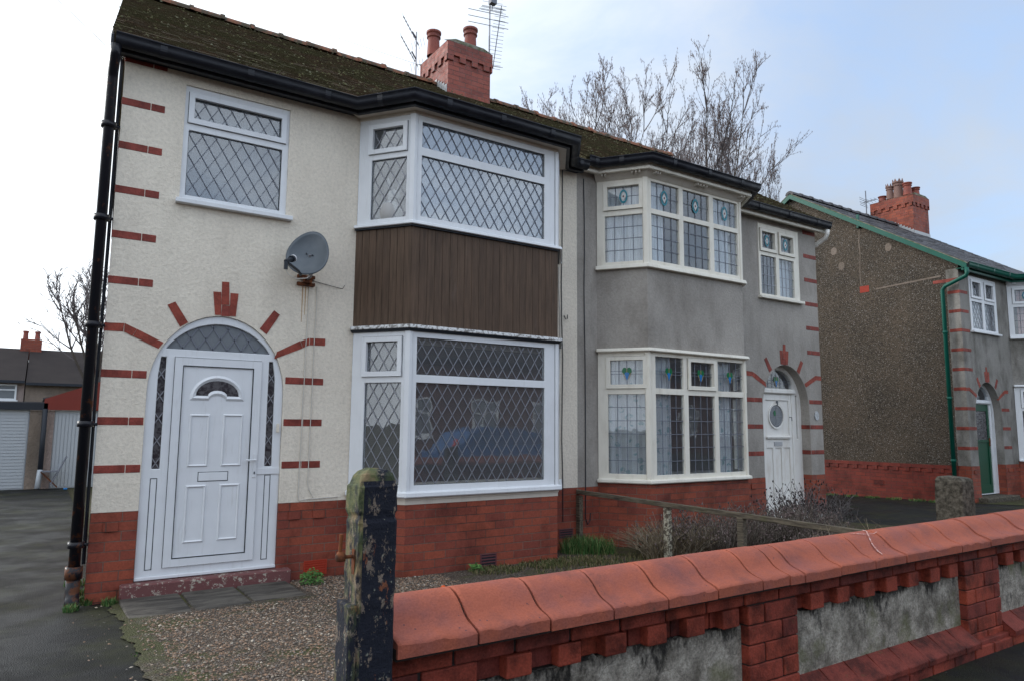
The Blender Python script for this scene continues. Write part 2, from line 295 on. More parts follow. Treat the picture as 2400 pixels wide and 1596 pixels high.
MT['green'] = mat('green gloss paint', f_paint((.004, .085, .060), (.01, .05, .035), .4))
MT['greend'] = mat('dark green door paint', col=(.006, .060, .030), rough=.4)
MT['dish'] = mat('galvanised dish', lambda t: C(t, t.mix(t.ramp(t.noise(t.P, 6, 4), (.4, 0.), (.7, 1.)), (.095, .11, .125), (.13, .145, .16))), rough=.45, metal=.2)
MT['alu'] = mat('dull aluminium', col=(.28, .28, .30), rough=.45, metal=.6)
MT['blackp'] = mat('black plastic', col=(.02, .024, .032), rough=.45)
MT['rust'] = mat('rusty iron', lambda t: C(t, t.mix(t.ramp(t.noise(t.P, 30, 5), (.4, 0.), (.6, 1.)), (.05, .022, .014), (.17, .055, .02))), rough=.9)
MT['cable'] = mat('pale cable', col=(.55, .52, .47), rough=.6)
MT['twig'] = mat('bare twigs', lambda t: C(t, t.ramp(t.isl, (0, (.085, .072, .070)), (1, (.16, .14, .14)))), rough=.9)
MT['bark'] = mat('grey brown bark', lambda t: (C(t, t.mix(t.noise(t.P, 9, 4), (.055, .045, .035), (.12, .10, .085))), NRM(t, t.bump(t.noise(t.P, 20, 4), .02))), rough=.9)
MT['bud'] = mat('brown catkins', lambda t: C(t, t.ramp(t.isl, (0, (.09, .065, .062)), (1, (.20, .15, .14)))), rough=.9)
MT['dry'] = mat('dry stems', lambda t: C(t, t.ramp(t.isl, (0, (.10, .075, .05)), (.6, (.19, .145, .09)), (1, (.30, .26, .20)))), rough=.95)
MT['heath'] = mat('grey brown shrub stems', lambda t: C(t, t.ramp(t.isl, (0, (.055, .042, .034)), (.6, (.12, .095, .075)), (1, (.20, .175, .15)))), rough=.95)
MT['grass'] = mat('grass blades', lambda t: C(t, t.ramp(t.isl, (0, (.03, .08, .02)), (.5, (.06, .14, .035)), (.8, (.12, .16, .05)), (1, (.20, .17, .08)))), rough=.8)
MT['lawn'] = mat('winter lawn blades', lambda t: C(t, t.ramp(t.isl, (0, (.04, .06, .018)), (.5, (.085, .085, .03)), (.8, (.13, .10, .05)), (1, (.20, .15, .09)))), rough=.9)
MT['leaf'] = mat('green leaf', lambda t: C(t, t.ramp(t.isl, (0, (.03, .09, .02)), (1, (.10, .20, .05)))), rough=.7)
MT['orange'] = mat('orange litter', col=(.75, .12, .03), rough=.6)
MT['white'] = mat('white plastic cap', col=(.7, .7, .72), rough=.5)
MT['chalk'] = mat('faint chalk on terracotta', lambda t: C(t, t.mix(t.ramp(t.noise(t.P, 90, 4, .7), (.40, 0.), (.56, 1.)), (.62, .46, .44), (.42, .15, .10))), rough=.9)
MT['redpaint'] = mat('brown red paint', lambda t: C(t, t.mix(t.noise(t.P, 4, 4), (.20, .032, .022), (.15, .028, .022))), rough=.5)
MT['ventred'] = mat('bright red vent', col=(.36, .040, .02), rough=.5)
MT['plumvent'] = mat('plum clay vent', col=(.12, .04, .045), rough=.6)
MT['garw'] = mat('white garage door', col=(.40, .43, .46), rough=.5)
MT['rough'] = mat('brown roughcast', render_mat((.24, .19, .155), (.17, .14, .115), 25, .02, (.10, .08, .06), .5))
MT['pinkr'] = mat('pinkish roughcast', render_mat((.33, .26, .235), (.25, .20, .18), 25, .02, (.14, .11, .10), .5))
MT['blue'] = mat('blue car paint', col=(.03, .12, .30), rough=.25)
MT['rubber'] = mat('rubber', col=(.02, .02, .02), rough=.8)
MT['redlamp'] = mat('red lamp lens', col=(.6, .03, .02), rough=.2)
MT['steel'] = mat('steel', col=(.45, .46, .48), rough=.35, metal=.6)
MT['sgb'] = mat('turquoise stained glass', col=(.02, .19, .24), rough=.15)
MT['sgblue'] = mat('blue stained glass', col=(.02, .16, .42), rough=.15)
MT['sgg'] = mat('green stained glass', col=(.01, .13, .05), rough=.15)
MT['sgw'] = mat('white stained glass', col=(.55, .56, .55), rough=.2)
MT['sgr'] = mat('red stained glass', col=(.16, .05, .04), rough=.2)
MT['sgo'] = mat('ochre stained glass', col=(.35, .27, .14), rough=.3)
MT['navy'] = mat('navy number', col=(.02, .035, .06), rough=.4)
MT['joint'] = mat('dark mortar joint', col=(.035, .026, .024), rough=1)
MT['sash'] = mat('dark gasket line', col=(.03, .04, .045), rough=.6)

# ------------------------------------------------------------------ mesh helpers
class MB:
    def __init__(s): s.v = []; s.f = []; s.m = []; s.mi = 0
    def face(s, idx): s.f.append(tuple(idx)); s.m.append(s.mi)
    def add(s, vs, fs):
        o = len(s.v); s.v += [tuple(v) for v in vs]
        for q in fs: s.face([i+o for i in q])
        return s
    def box(s, x0, x1, y0, y1, z0, z1):
        vs = [(x, y, z) for z in (z0, z1) for x, y in ((x0, y0), (x1, y0), (x1, y1), (x0, y1))]
        return s.add(vs, [(3, 2, 1, 0), (4, 5, 6, 7), (0, 1, 5, 4), (1, 2, 6, 5), (2, 3, 7, 6), (3, 0, 4, 7)])
    def fbox(s, F, a0, a1, z0, z1, d0, d1):
        vs = [F(a, z, d) for d in (d0, d1) for a, z in ((a0, z0), (a1, z0), (a1, z1), (a0, z1))]
        return s.add(vs, [(3, 2, 1, 0), (4, 5, 6, 7), (0, 1, 5, 4), (1, 2, 6, 5), (2, 3, 7, 6), (3, 0, 4, 7)])
    def prism(s, F, poly, d0, d1, holes=()):
        """extruded polygon with holes in frame coordinates (a, z), from depth d0 to d1"""
        loops = [list(poly)]+[list(h) for h in holes]
        tris = tessellate_polygon([[Vector((a, z, 0)) for a, z in lp] for lp in loops]); pts = [p for lp in loops for p in lp]; n = len(pts)
        vs = [F(a, z, d0) for a, z in pts]+[F(a, z, d1) for a, z in pts]
        fs = [tuple(t) for t in tris]+[tuple(i+n for i in reversed(t)) for t in tris]; o = 0
        for lp in loops:
            k = len(lp); fs += [(o+i, o+(i+1) % k, o+(i+1) % k+n, o+i+n) for i in range(k)]; o += k
        return s.add(vs, fs)
    def tube(s, pts, r, n=8, cap=True):
        pts = [Vector(p) for p in pts]; R = r if isinstance(r, (list, tuple)) else [r]*len(pts); o = len(s.v); prev = None
        for i, p in enumerate(pts):
            d = (pts[min(i+1, len(pts)-1)]-pts[max(i-1, 0)]).normalized()
            if prev is None: a = d.orthogonal().normalized()
            else:
                a = prev-d*prev.dot(d); a = a.normalized() if a.length > 1e-6 else d.orthogonal().normalized()
            prev = a; b = d.cross(a)
            s.v += [tuple(p+R[i]*(cos(2*pi*k/n)*a+sin(2*pi*k/n)*b)) for k in range(n)]
        for i in range(len(pts)-1):
            for k in range(n): s.face((o+i*n+k, o+i*n+(k+1) % n, o+(i+1)*n+(k+1) % n, o+(i+1)*n+k))
        if cap: s.face(range(o+n-1, o-1, -1)); s.face(range(o+(len(pts)-1)*n, o+len(pts)*n))
        return s
    def lathe(s, c, prof, n=20, T=None):
        o = len(s.v); c = Vector(c)
        for r, z in prof:
            for k in range(n):
                q = Vector((r*cos(2*pi*k/n), r*sin(2*pi*k/n), z)); s.v.append(tuple(c+(T @ q if T else q)))
        for i in range(len(prof)-1):
            for k in range(n): s.face((o+i*n+k, o+i*n+(k+1) % n, o+(i+1)*n+(k+1) % n, o+(i+1)*n+k))
        return s
    def sweep(s, path, prof, close=False):
        """prof: list of (out, z); path: list of (x, y) corner points with mitred outward normals"""
        P = [Vector((p[0], p[1])) for p in path]; N = []
        for i in range(len(P)):
            ns = []
            if i > 0: d = (P[i]-P[i-1]).normalized(); ns.append(Vector((d.y, -d.x)))
            if i < len(P)-1: d = (P[i+1]-P[i]).normalized(); ns.append(Vector((d.y, -d.x)))
            n = sum(ns, Vector((0, 0))).normalized(); N.append(n/max(.3, n.dot(ns[0])))
        o = len(s.v); k = len(prof)
        for p, n in zip(P, N): s.v += [(p.x+n.x*a, p.y+n.y*a, z) for a, z in prof]
        for i in range(len(P)-1):
            for j in range(k if close else k-1):
                j2 = (j+1) % k; s.face((o+i*k+j, o+(i+1)*k+j, o+(i+1)*k+j2, o+i*k+j2))
        if close: s.face(range(o, o+k)); s.face(range(o+(len(P)-1)*k, o+len(P)*k))
        return s
    def build(s, name, m, parent=None, bev=0, smooth=False, label=None, cat=None, group=None, kind=None, seg=1):
        me = bpy.data.meshes.new(name); base = Vector((0, 0, 0))
        if parent is None and kind != 'structure':
            xs = [v[0] for v in s.v]; ys = [v[1] for v in s.v]; zs = [v[2] for v in s.v]
            base = Vector(((min(xs)+max(xs))/2, (min(ys)+max(ys))/2, min(zs)))
        me.from_pydata([(v[0]-base.x, v[1]-base.y, v[2]-base.z) for v in s.v], [], s.f)
        ms = m if isinstance(m, (list, tuple)) else [m]
        for k in ms: me.materials.append(MT[k] if isinstance(k, str) else k)
        if len(ms) > 1: me.polygons.foreach_set('material_index', s.m)
        uvl = me.uv_layers.new(name='UVMap').data
        for p in me.polygons:
            n = p.normal
            if abs(n.z) > .75: t = None
            else: t = Vector((-n.y, n.x)).normalized(); t = -t if (t.x < -1e-4 or (abs(t.x) < 1e-4 and t.y < 0)) else t
            for li in p.loop_indices:
                c = me.vertices[me.loops[li].vertex_index].co+base
                uvl[li].uv = (c.x, c.y) if t is None else (c.x*t.x+c.y*t.y, c.z)
        if smooth: me.polygons.foreach_set('use_smooth', [True]*len(me.polygons))
        me.update(); ob = bpy.data.objects.new(name, me); S.collection.objects.link(ob); ob.location = base
        if parent:
            ob.parent = parent
            if parent.parent is None: ob.matrix_parent_inverse = Matrix.Translation(-parent.location)
        if bev: b = ob.modifiers.new('bevel', 'BEVEL'); b.width = bev; b.segments = seg; b.limit_method = 'ANGLE'; b.angle_limit = radians(40)
        if label: ob['label'] = label
        if cat: ob['category'] = cat
        if group: ob['group'] = group
        if kind: ob['kind'] = kind
        return ob
def thing(name, label, cat, loc, group=None):
    o = bpy.data.objects.new(name, None); S.collection.objects.link(o); o.location = loc; o.empty_display_size = .2; o['label'] = label; o['category'] = cat
    if group: o['group'] = group
    return o
def copy_thing(o, delta, label, name=None):
    r = o.copy(); S.collection.objects.link(r); r.location = o.location+Vector(delta); r['label'] = label
    def rec(a, b):
        for ch in a.children:
            c = ch.copy(); S.collection.objects.link(c); c.parent = b; rec(ch, c)
    rec(o, r); return r
def frame(O, P, flip=False):
    """local frame along the ground line O->P; d grows outwards (towards the street)"""
    O = Vector((O[0], O[1])); T = (Vector((P[0], P[1]))-O).normalized(); N = Vector((T.y, -T.x))
    if N.y > 1e-6: N = -N
    return lambda a, z, d: (O.x+T.x*a+N.x*d, O.y+T.y*a+N.y*d, z)
FY = lambda y=0.: (lambda a, z, d: (a, y-d, z))
def rect(a0, a1, z0, z1): return [(a0, z0), (a1, z0), (a1, z1), (a0, z1)]
def clip(poly, p, q):
    """clip line p-q to a convex polygon"""
    A = sum(poly[i][0]*poly[(i+1) % len(poly)][1]-poly[(i+1) % len(poly)][0]*poly[i][1] for i in range(len(poly))); sg = 1 if A > 0 else -1
    t0, t1 = 0., 1.; d = (q[0]-p[0], q[1]-p[1])
    for i in range(len(poly)):
        a, b = poly[i], poly[(i+1) % len(poly)]; n = (-(b[1]-a[1])*sg, (b[0]-a[0])*sg)
        den = n[0]*d[0]+n[1]*d[1]; num = n[0]*(p[0]-a[0])+n[1]*(p[1]-a[1])
        if abs(den) < 1e-9:
            if num < 0: return None
        else:
            t = -num/den
            if den > 0: t0 = max(t0, t)
            else: t1 = min(t1, t)
    if t1-t0 < 1e-3: return None
    return [(p[0]+d[0]*t, p[1]+d[1]*t) for t in (t0, t1)]
def strip(mb, F, a, b, w, d0, d1):
    dx, dz = b[0]-a[0], b[1]-a[1]; L = sqrt(dx*dx+dz*dz) or 1; nx, nz = -dz/L*w/2, dx/L*w/2
    mb.prism(F, [(a[0]-nx, a[1]-nz), (b[0]-nx, b[1]-nz), (b[0]+nx, b[1]+nz), (a[0]+nx, a[1]+nz)], d0, d1)
def diamonds(mb, F, poly, d, pw=.124, ph=.20, w=.0065, wob=.0):
    a0 = min(p[0] for p in poly); a1 = max(p[0] for p in poly); z0 = min(p[1] for p in poly); z1 = max(p[1] for p in poly)
    sl = ph/pw; H = z1-z0; n = int((a1-a0+H/sl)/pw)+3
    for k in range(-n, n+1):
        for sg in (1, -1):
            x = (a0 if sg > 0 else a1)+k*pw*sg
            c = clip(poly, (x, z0), (x+sg*H/sl, z1))
            if c: strip(mb, F, c[0], c[1], w, d-.003, d+.003)
def grid(mb, F, r, d, nx, nz, w=.008):
    a0, a1, z0, z1 = r
    for i in range(1, nx): a = a0+(a1-a0)*i/nx; strip(mb, F, (a, z0), (a+random.uniform(-.003, .003), z1), w, d-.003, d+.003)
    for i in range(1, nz): z = z0+(z1-z0)*i/nz; strip(mb, F, (a0, z+random.uniform(-.003, .003)), (a1, z), w, d-.003, d+.003)
def ell(c, z, rx, rz, n=24, a0=0, a1=2*pi): return [(c+rx*cos(a0+(a1-a0)*k/n), z+rz*sin(a0+(a1-a0)*k/n)) for k in range(n+(0 if abs(a1-a0-2*pi) < 1e-6 else 1))]
def motif(F, c, z, kind, parent, d, s=1.):
    mb = MB()
    if kind == 'oval':
        mb.mi = 0; mb.prism(F, ell(c, z, .062*s, .105*s), d, d+.004, [list(reversed(ell(c, z, .040*s, .075*s)))])
        mb.mi = 1; mb.prism(F, [(c-.040*s, z), (c, z-.07*s), (c+.040*s, z), (c, z+.07*s)], d, d+.003)
        mb.mi = 2; mb.prism(F, ell(c, z, .012*s, .016*s, 10), d+.001, d+.006)
        mb.build('stained_glass', ['sgb', 'sgw', 'sgr'], parent)
    else:
        mb.mi = 0; mb.prism(F, ell(c-.030*s, z+.02*s, .033*s, .045*s, 14), d, d+.003); mb.prism(F, ell(c+.030*s, z+.02*s, .033*s, .045*s, 14), d, d+.003)
        mb.mi = 1; mb.prism(F, [(c-.030*s, z-.01*s), (c-.012*s, z-.075*s), (c, z-.10*s), (c+.012*s, z-.075*s), (c+.030*s, z-.01*s), (c, z+.01*s)], d+.001, d+.005)
        mb.mi = 2
        for sg in (-1, 1): strip(mb, F, (c+sg*.052*s, z-.005*s), (c+sg*.018*s, z-.085*s), .006, d, d+.004)
        strip(mb, F, (c, z+.06*s), (c, z), .006, d+.003, d+.007)
        mb.build('stained_glass', ['sgg', 'sgblue', 'sgo'], parent)
def window(F, outer, lights, parent, mt, lead='diamond', gl='glass', depth=.05, name='window', motifs=None, fw=None, dark=False, label=None):
    """lights: (a0,a1,z0,z1,sash?,rows); frame mesh = the thing's part, glass/leading/sash are its sub-parts"""
    a0, a1, z0, z1 = outer; m = MB()
    m.prism(F, rect(*outer), -depth, 0, [rect(*l[:4]) for l in lights])
    fr = m.build(name, mt, parent, bev=.004, label=label)
    g = MB()
    for l in lights:
        b = l[:4]
        if l[4]:
            w_ = .05; o = (b[0]-w_, b[1]+w_, b[2]-w_, b[3]+w_); s_ = MB(); s_.prism(F, rect(*o), .001, .022, [rect(*b)]); s_.build('opening_sash', mt, fr, bev=.005)
            k = MB(); k.prism(F, rect(o[0]-.004, o[1]+.004, o[2]-.004, o[3]+.004), .0005, .003, [rect(o[0]+.002, o[1]-.002, o[2]+.002, o[3]-.002)]); k.build('gasket', 'sash', fr)
        g.fbox(F, b[0]-.003, b[1]+.003, b[2]-.003, b[3]+.003, -.030, -.027)
        q = MB(); q.prism(F, rect(*b), -.020, -.0165, [rect(b[0]+.005, b[1]-.005, b[2]+.005, b[3]-.005)]); 
        if mt == 'upvc': q.build('gasket', 'sash', fr)
    g.build('glass', gl, fr)
    ld = MB()
    for i, l in enumerate(lights):
        b = l[:4]
        if lead == 'diamond': diamonds(ld, F, rect(*b), -.022)
        else:
            if l[5] > 1: grid(ld, F, b, -.022, 4, l[5])
            else:
                grid(ld, F, b, -.022, 4, 1); zc = (b[2]+b[3])/2
                for o in ((-.02, .02) if lead == 'tulip' else (0,)): strip(ld, F, (b[0], zc+o), (b[1], zc+o), .006, -.025, -.019)
                motif(F, (b[0]+b[1])/2, zc, 'oval' if lead == 'oval' else 'tulip', fr, -.018, min(1., (b[3]-b[2])/.30))
    ld.build('leading', 'leaddark' if dark else 'lead', fr)
    return fr
def gz(x, y):
    if y >= 0: return .07-.07*min(1, y/3.)
    if y >= -5.: return .07+.045*(-y)
    return .295

# ------------------------------------------------------------------ houses
WD = 5.282
def tiled(x0, x1, ye, ze, yr, zr, name, parent, gauge=.105, tw=.165, m='tile', th=.014):
    mb = MB(); L = sqrt((yr-ye)**2+(zr-ze)**2); ty, tz = (yr-ye)/L, (zr-ze)/L; ny, nz = -tz, ty; n = int(L/gauge)+1; k = int((x1-x0)/tw)+2
    for i in range(n):
        s0 = i*gauge; s1 = min(s0+gauge*1.25, L+.02); off = (i % 2)*tw/2
        for j in range(-1, k):
            a = max(x0, x0+j*tw+off)+.002; b = min(x1, x0+(j+1)*tw+off)-.002
            if b-a < .02: continue
            h = th+random.uniform(-.004, .006); q = random.uniform(-.006, .006)
            def P(x, s, hh): return (x, ye+ty*(s+q)+ny*hh, ze+tz*(s+q)+nz*hh)
            mb.add([P(a, s0, 0), P(b, s0, 0), P(b, s0, h), P(a, s0, h), P(a, s1, 0.002), P(b, s1, 0.002)], [(0, 1, 2, 3), (3, 2, 5, 4), (0, 3, 4), (1, 5, 2)])
    return mb.build(name, m, parent)
def ridge_tiles(x0, x1, y, z, parent, m='ridge', step=.45, name='ridge_tiles'):
    mb = MB(); x = x0
    while x < x1-.02:
        e = min(x+step, x1); j = random.uniform(-.008, .008)
        for a, b, r in ((x, e, .105), (e-.05, e+.01, .122)):
            vs = []; n = 8
            for xx in (a, b):
                for i in range(n+1): t = pi*i/n; vs.append((xx, y-r*1.15*cos(t), z+j-.05+r*sin(t)))
            mb.add(vs, [(i, i+1, n+2+i, n+1+i) for i in range(n)]+[tuple(range(n+1)), tuple(range(n+1, 2*n+2))])
        x = e
    return mb.build(name, m, parent)
def chimney(x0, x1, y0, y1, zb, zt, parent, pots, m='brick_ch', bands=True):
    mb = MB(); mb.box(x0, x1, y0, y1, zb, zt-.40); mb.box(x0-.03, x1+.03, y0-.03, y1+.03, zt-.40+.0825, zt-.08)
    # dentil course under the oversail
    for fx in range(int((x1-x0+.06)/.24)+1):
        for yy in (y0-.03, y1): mb.box(min(x0-.03+fx*.24, x1-.09), min(x0-.03+fx*.24+.12, x1+.03), yy, yy+.03, zt-.42, zt-.40+.0825)
    for fy in range(int((y1-y0+.06)/.24)+1):
        for xx in (x0-.03, x1): mb.box(xx, xx+.03, min(y0-.028+fy*.24, y1-.09), min(y0-.028+fy*.24+.12, y1+.028), zt-.42, zt-.40+.0825)
    mb.box(x0+.005, x1-.005, y0+.005, y1-.005, zt-.40, zt-.3)
    c = mb.build('chimney', m, parent)
    f = MB(); f.prism(lambda a, z, d: (a, d, z), [(x0-.02, zt-.08), (x1+.02, zt-.08), (x1-.14, zt-.02), (x0+.14, zt-.02)], y0-.01, y1+.01); f.build('flaunching', 'mortar', c, bev=.03)
    for px, py, r, h, kind in pots:
        q = MB(); q.lathe((px, py, zt-.02), [(r*.95, 0), (r*.82, h*.72), (r*1.0, h*.76), (r*1.0, h*.80), (r*.86, h*.82), (r*.9, h*.88), (r*1.08, h*.93), (r*1.08, h), (r*.75, h), (r*.7, h-.15)], 22)
        if kind == 'crown':
            for k in range(8): t = 2*pi*k/8; ra = r*1.02; q.add([(px+ra*cos(t+o), py+ra*sin(t+o), zt-.02+h+zz) for o, zz in ((-.3, 0), (.3, 0), (0, .09))]+[(px+ra*.85*cos(t+o), py+ra*.85*sin(t+o), zt-.02+h+zz) for o, zz in ((-.3, 0), (.3, 0), (0, .09))], [(0, 1, 2), (3, 5, 4), (0, 2, 5, 3), (1, 4, 5, 2)])
        q.build('chimney_pot', 'potbuff' if kind == 'crown' else 'pot', c, smooth=False)
    return c
ARC = (.965, 1.87, .605, .725)
def arch_poly(X, z0=.22, ew=0., n=26):
    c, zs, rx, rz = ARC
    p = [(c-rx-ew, z0)]+[(c-(rx+ew)*cos(pi*k/n), zs+(rz+ew)*sin(pi*k/n)) for k in range(n+1)]+[(c+rx+ew, z0)]
    return [(X(a), z) for a, z in p]
def soft_gutter(path, z, parent, m, fascia=None, fz=(.16, .0), soff=None):
    g = MB(); pr = [(.012, z+.045), (.012, z+.02)]+[(.075-.060*cos(pi*k/9), z+.010-.060*sin(pi*k/9)) for k in range(10)]+[(.136, z+.045), (.146, z+.052), (.146, z+.060), (.132, z+.060), (.128, z+.03)]
    g.sweep(path, pr); g.build('gutter', m, parent, smooth=True)
    P = [Vector((p[0], p[1], 0)) for p in path]
    for a, b in zip(P, P[1:]):
        L = (b-a).length; n = int(L/.9)
        for k in range(n+1):
            if L < .5 and k: continue
            c = a.lerp(b, (k+.5)/(n+1)); t = (b-a).normalized(); q = [c-t*.03, c+t*.03]
            j = MB(); j.sweep([(v.x, v.y) for v in q], [(o+(.004 if o > .03 else 0), zz-(.005)) for o, zz in pr]); j.build('gutter_joint', m, parent)
def house(kind, x0, mir, name, label, wallm, frm, win_l, uplead, bays, sillm, fasc, gut, glz, door, W_=WD, gablem=None, bandup=11):
    X = (lambda x: x0-x) if mir else (lambda x: x0+x); lo, hi = sorted((X(0), X(W_)))
    H = thing(name, label, 'house', ((lo+hi)/2, 3.5, 0))
    # --- front wall with its openings
    F = FY(0); ap = arch_poly(X, .825); top = 4.99; bl, br = sorted((X(2.30), X(4.91)))
    if kind != 2: outl = [(X(0), .825)]+ap_cut(ap)+[(X(W_), .825), (X(W_), top), (X(0), top)]
    else: outl = [(X(0), .825)]+ap_cut(ap)+[(X(W_), .825), (X(W_), top), (X(0), top)]
    m = MB(); m.prism(F, outl, -.25, 0, [rect(*win_l['hole']), rect(bl, br, .95, 2.50), rect(bl, br, 3.72, 4.82)])
    m.build('front_wall', wallm, H)
    xa, xb = X(ARC[0]-ARC[2]), X(ARC[0]+ARC[2]); p = MB()
    for a, b in ((X(0), xa), (xb, X(W_))): a, b = sorted((a, b)); p.box(a, b, -.006, .25, -.25, .825)
    # projecting brick course with dentils at the top of the plinth
    rng = random.Random(3)
    for a, b in ((X(0), xa), (xb, X(2.26))):
        a, b = sorted((a, b)); k = a+.10
        while k+.11 < b: p.box(k, k+.11, -.020, -.006, .745-.0825, .745+.003); k += .24
    p.build('brick_plinth', 'brick', H)
    # --- other walls, floors and rooms
    s = MB(); e = sorted((X(0), X(.22)))
    gp = [(0.251, .0), (7, .0), (7, 5.0), (3.5, 7.38), (.251, 5.22)] if kind != 3 else [(0.251, 0), (7.8, 0), (7.8, 5.0), (3.9, 7.58), (.251, 5.28)]
    ex = sorted((X(0), X(.22)))
    s.prism(lambda a, z, d: (d, a, z), [(a, max(z, .825)) for a, z in gp], ex[0], ex[1])
    if kind == 3: s.prism(lambda a, z, d: (d, a, z), [(.002, 4.985), (.26, 4.985), (.26, 5.30), (.002, 5.12)], ex[0]+.001, ex[1])
    s.build('gable_wall', gablem or wallm, H)
    s = MB(); s.box(ex[0]-.006 if not mir else ex[0], ex[1]+(.006 if mir else 0), .251, gp[1][0], -.25, .825)
    if kind == 3:
        k = .3
        while k < 7.6: s.box(ex[0]-.022, ex[0]-.006, k, k+.12, .66, .745); k += .24
        s.box(ex[0]-.022, ex[0]-.006, .25, 7.8, .745, .824)
    s.build('side_plinth', 'brick_dark' if kind == 3 else 'brick', H)
    i_ = MB(); l2, h2 = lo+.24, hi-.05
    for z_0, z_1 in ((.15, 2.60), (2.75, 4.98)):
        i_.add([(x, y, z) for z in (z_0, z_1) for x, y in ((l2, .26), (h2, .26), (h2, 3.6), (l2, 3.6))], [(0, 1, 2, 3), (4, 5, 6, 7), (1, 2, 6, 5), (2, 3, 7, 6), (3, 0, 4, 7)])
    px = X(1.95); i_.box(px-.04, px+.04, .26, 3.6, .15, 2.6); i_.box(px-.04, px+.04, .26, 3.6, 2.75, 4.98)
    i_.build('interior', 'room', H)
    bk = MB(); bk.box(lo, hi, gp[1][0]-.22, gp[1][0]+.01, -.25, 5.); bk.build('back_wall', wallm, H)
    # --- quoins and arch bricks
    h = .004; QN = []
    class QB:
        def box(s, *a): QN.append(MB().box(*a))
        def prism(s, *a): QN.append(MB().prism(*a))
        def build(s, *a, **k):
            for b_ in QN: b_.build('quoin_brick', 'block', H, bev=.003)
    q = QB()
    def quoin(a, b, z): a, b = sorted((X(a), X(b))); q.box(a, b, -h, .03, z, z+.068)
    zb = lambda k: 1.155+.4125*(k-1)
    for k in range(1, bandup):
        z = zb(k)
        if k == 4: continue
        if k <= 3: quoin(-.003, .232, z); quoin(.238, .352, z); quoin(ARC[0]+ARC[2]+.012, ARC[0]+ARC[2]+.20, z); quoin(ARC[0]+ARC[2]+.206, 1.965, z)
        elif z < 4.98: quoin(-.003, .232, z); quoin(.238, .352, z)
    for poly in ([(-.003, 2.385), (.140, 2.388), (.143, 2.456), (-.003, 2.452)], [(.150, 2.385), (.215, 2.352), (.245, 2.414), (.152, 2.456)], [(.222, 2.350), (.432, 2.256), (.466, 2.31), (.252, 2.412)],
                 [(1.47, 2.225), (1.735, 2.345), (1.710, 2.412), (1.488, 2.292)], [(1.742, 2.350), (1.80, 2.380), (1.80, 2.447), (1.718, 2.415)], [(1.812, 2.383), (1.966, 2.386), (1.966, 2.453), (1.812, 2.45)],
                 [(.600, 2.468), (.487, 2.656), (.546, 2.689), (.664, 2.511)], [(1.315, 2.505), (1.441, 2.695), (1.497, 2.658), (1.378, 2.458)],
                 [(.897, 2.605), (.871, 2.82), (.937, 2.822), (.950, 2.605)], [(.956, 2.60), (.956, 2.700), (1.022, 2.700), (1.022, 2.60)], [(.950, 2.708), (.944, 2.924), (1.004, 2.926), (1.018, 2.708)], [(1.028, 2.605), (1.026, 2.822), (1.094, 2.824), (1.081, 2.605)]):
        q.prism(F, [(X(a), z) for a, z in poly], -.03, h)
    if kind == 3:
        for k in range(1, bandup): z = zb(k); q.box(X(0)-.004, X(.02), .0, .24, z, z+.068)
        q.box(X(0)-.004, X(.02), .0, .52, 4.72, 4.79)
    if kind == 2:   # bricks return into the porch reveal
        for k in (1, 2, 3): z = zb(k); a = X(ARC[0]-ARC[2]); q.box(a-.004, a+.03, .002, .20, z, z+.068)
    if kind == 1:
        for k in range(1, bandup): z = zb(k); q.box(-.004, .02, .0, .11, z, z+.068)
    q.build('brick_quoins', 'block', H, bev=.003)
    # --- first-floor window
    window(FY(win_l['y']), win_l['outer'], win_l['lights'], H, frm, lead=uplead, gl=glz[0], dark=win_l.get('dark', False))
    o = win_l['outer']; s = MB(); s.box(o[0]-.03, o[1]+.05, -.07, .10, o[2]-.045, o[2]-.002); s.build('window_sill', sillm, H, bev=.004)
    # --- bay
    L0, R0 = sorted((X(2.26), X(4.95))); L1, R1 = L0+.40, R0-.40
    out = [(L0, 0), (L1, -.54), (R1, -.54), (R0, 0)]; facets = [frame(out[0], out[1]), frame(out[1], out[2]), frame(out[3], out[2])]
    Lc = sqrt(.4*.4+.54*.54); Lf = R1-L1
    def ring(z0, z1, off0, off1=None, inner=.18, name='bay_band', mt=None, bev=0):
        off1 = off0 if off1 is None else off1; r_ = MB(); r_.sweep(out, [(-inner, z0), (off0, z0), (off1, z1), (-inner, z1)], close=True); return r_.build(name, mt, H, bev=bev)
    base = bays['base']
    ring(-.25, base, 0, name='bay_brick_base', mt='brick')
    if kind == 1: ring(base, .845, .006, name='bay_render_strip', mt='beige'); ring(.845, .868, .016, name='bay_mortar_strip', mt='beige')
    zs = .868 if kind == 1 else base
    ring(zs, .925, .055, .050, name='bay_sill', mt=sillm, bev=.012)
    for fl, (zz0, zz1) in (('lo', (.925, 2.545)), ('up', (3.685, 4.85))):
        lts = bays[fl]; ld = bays['lead'][0 if fl == 'lo' else 1]; gl = glz[1 if fl == 'lo' else 2]
        for fi, Fc in enumerate(facets):
            ln = Lf if fi == 1 else Lc; ll = lts[1] if fi == 1 else lts[0]
            e = (0.012, ln-.012)
            window(Fc, (e[0]+(0 if fi == 1 else .0), e[1], zz0, zz1), ll, H, frm, lead=ld, gl=(glz[3] if fi != 1 else gl), name='bay_window', dark=(bays.get('dark', 0) and fl == 'up' and fi == 1) or kind != 1)
        # corner posts
        for cx in (L1, R1):
            c = MB(); sg = 1 if cx == L1 else -1
            c.prism(lambda a, z, d: (cx+sg*a, z, d), [(-.030, -.500), (.0-.038, -.548+.03), (.0, -.556), (.035, -.548), (.035, -.49), (0, -.47)], zz0, zz1); c.build('corner_post', frm, H, bev=.003)
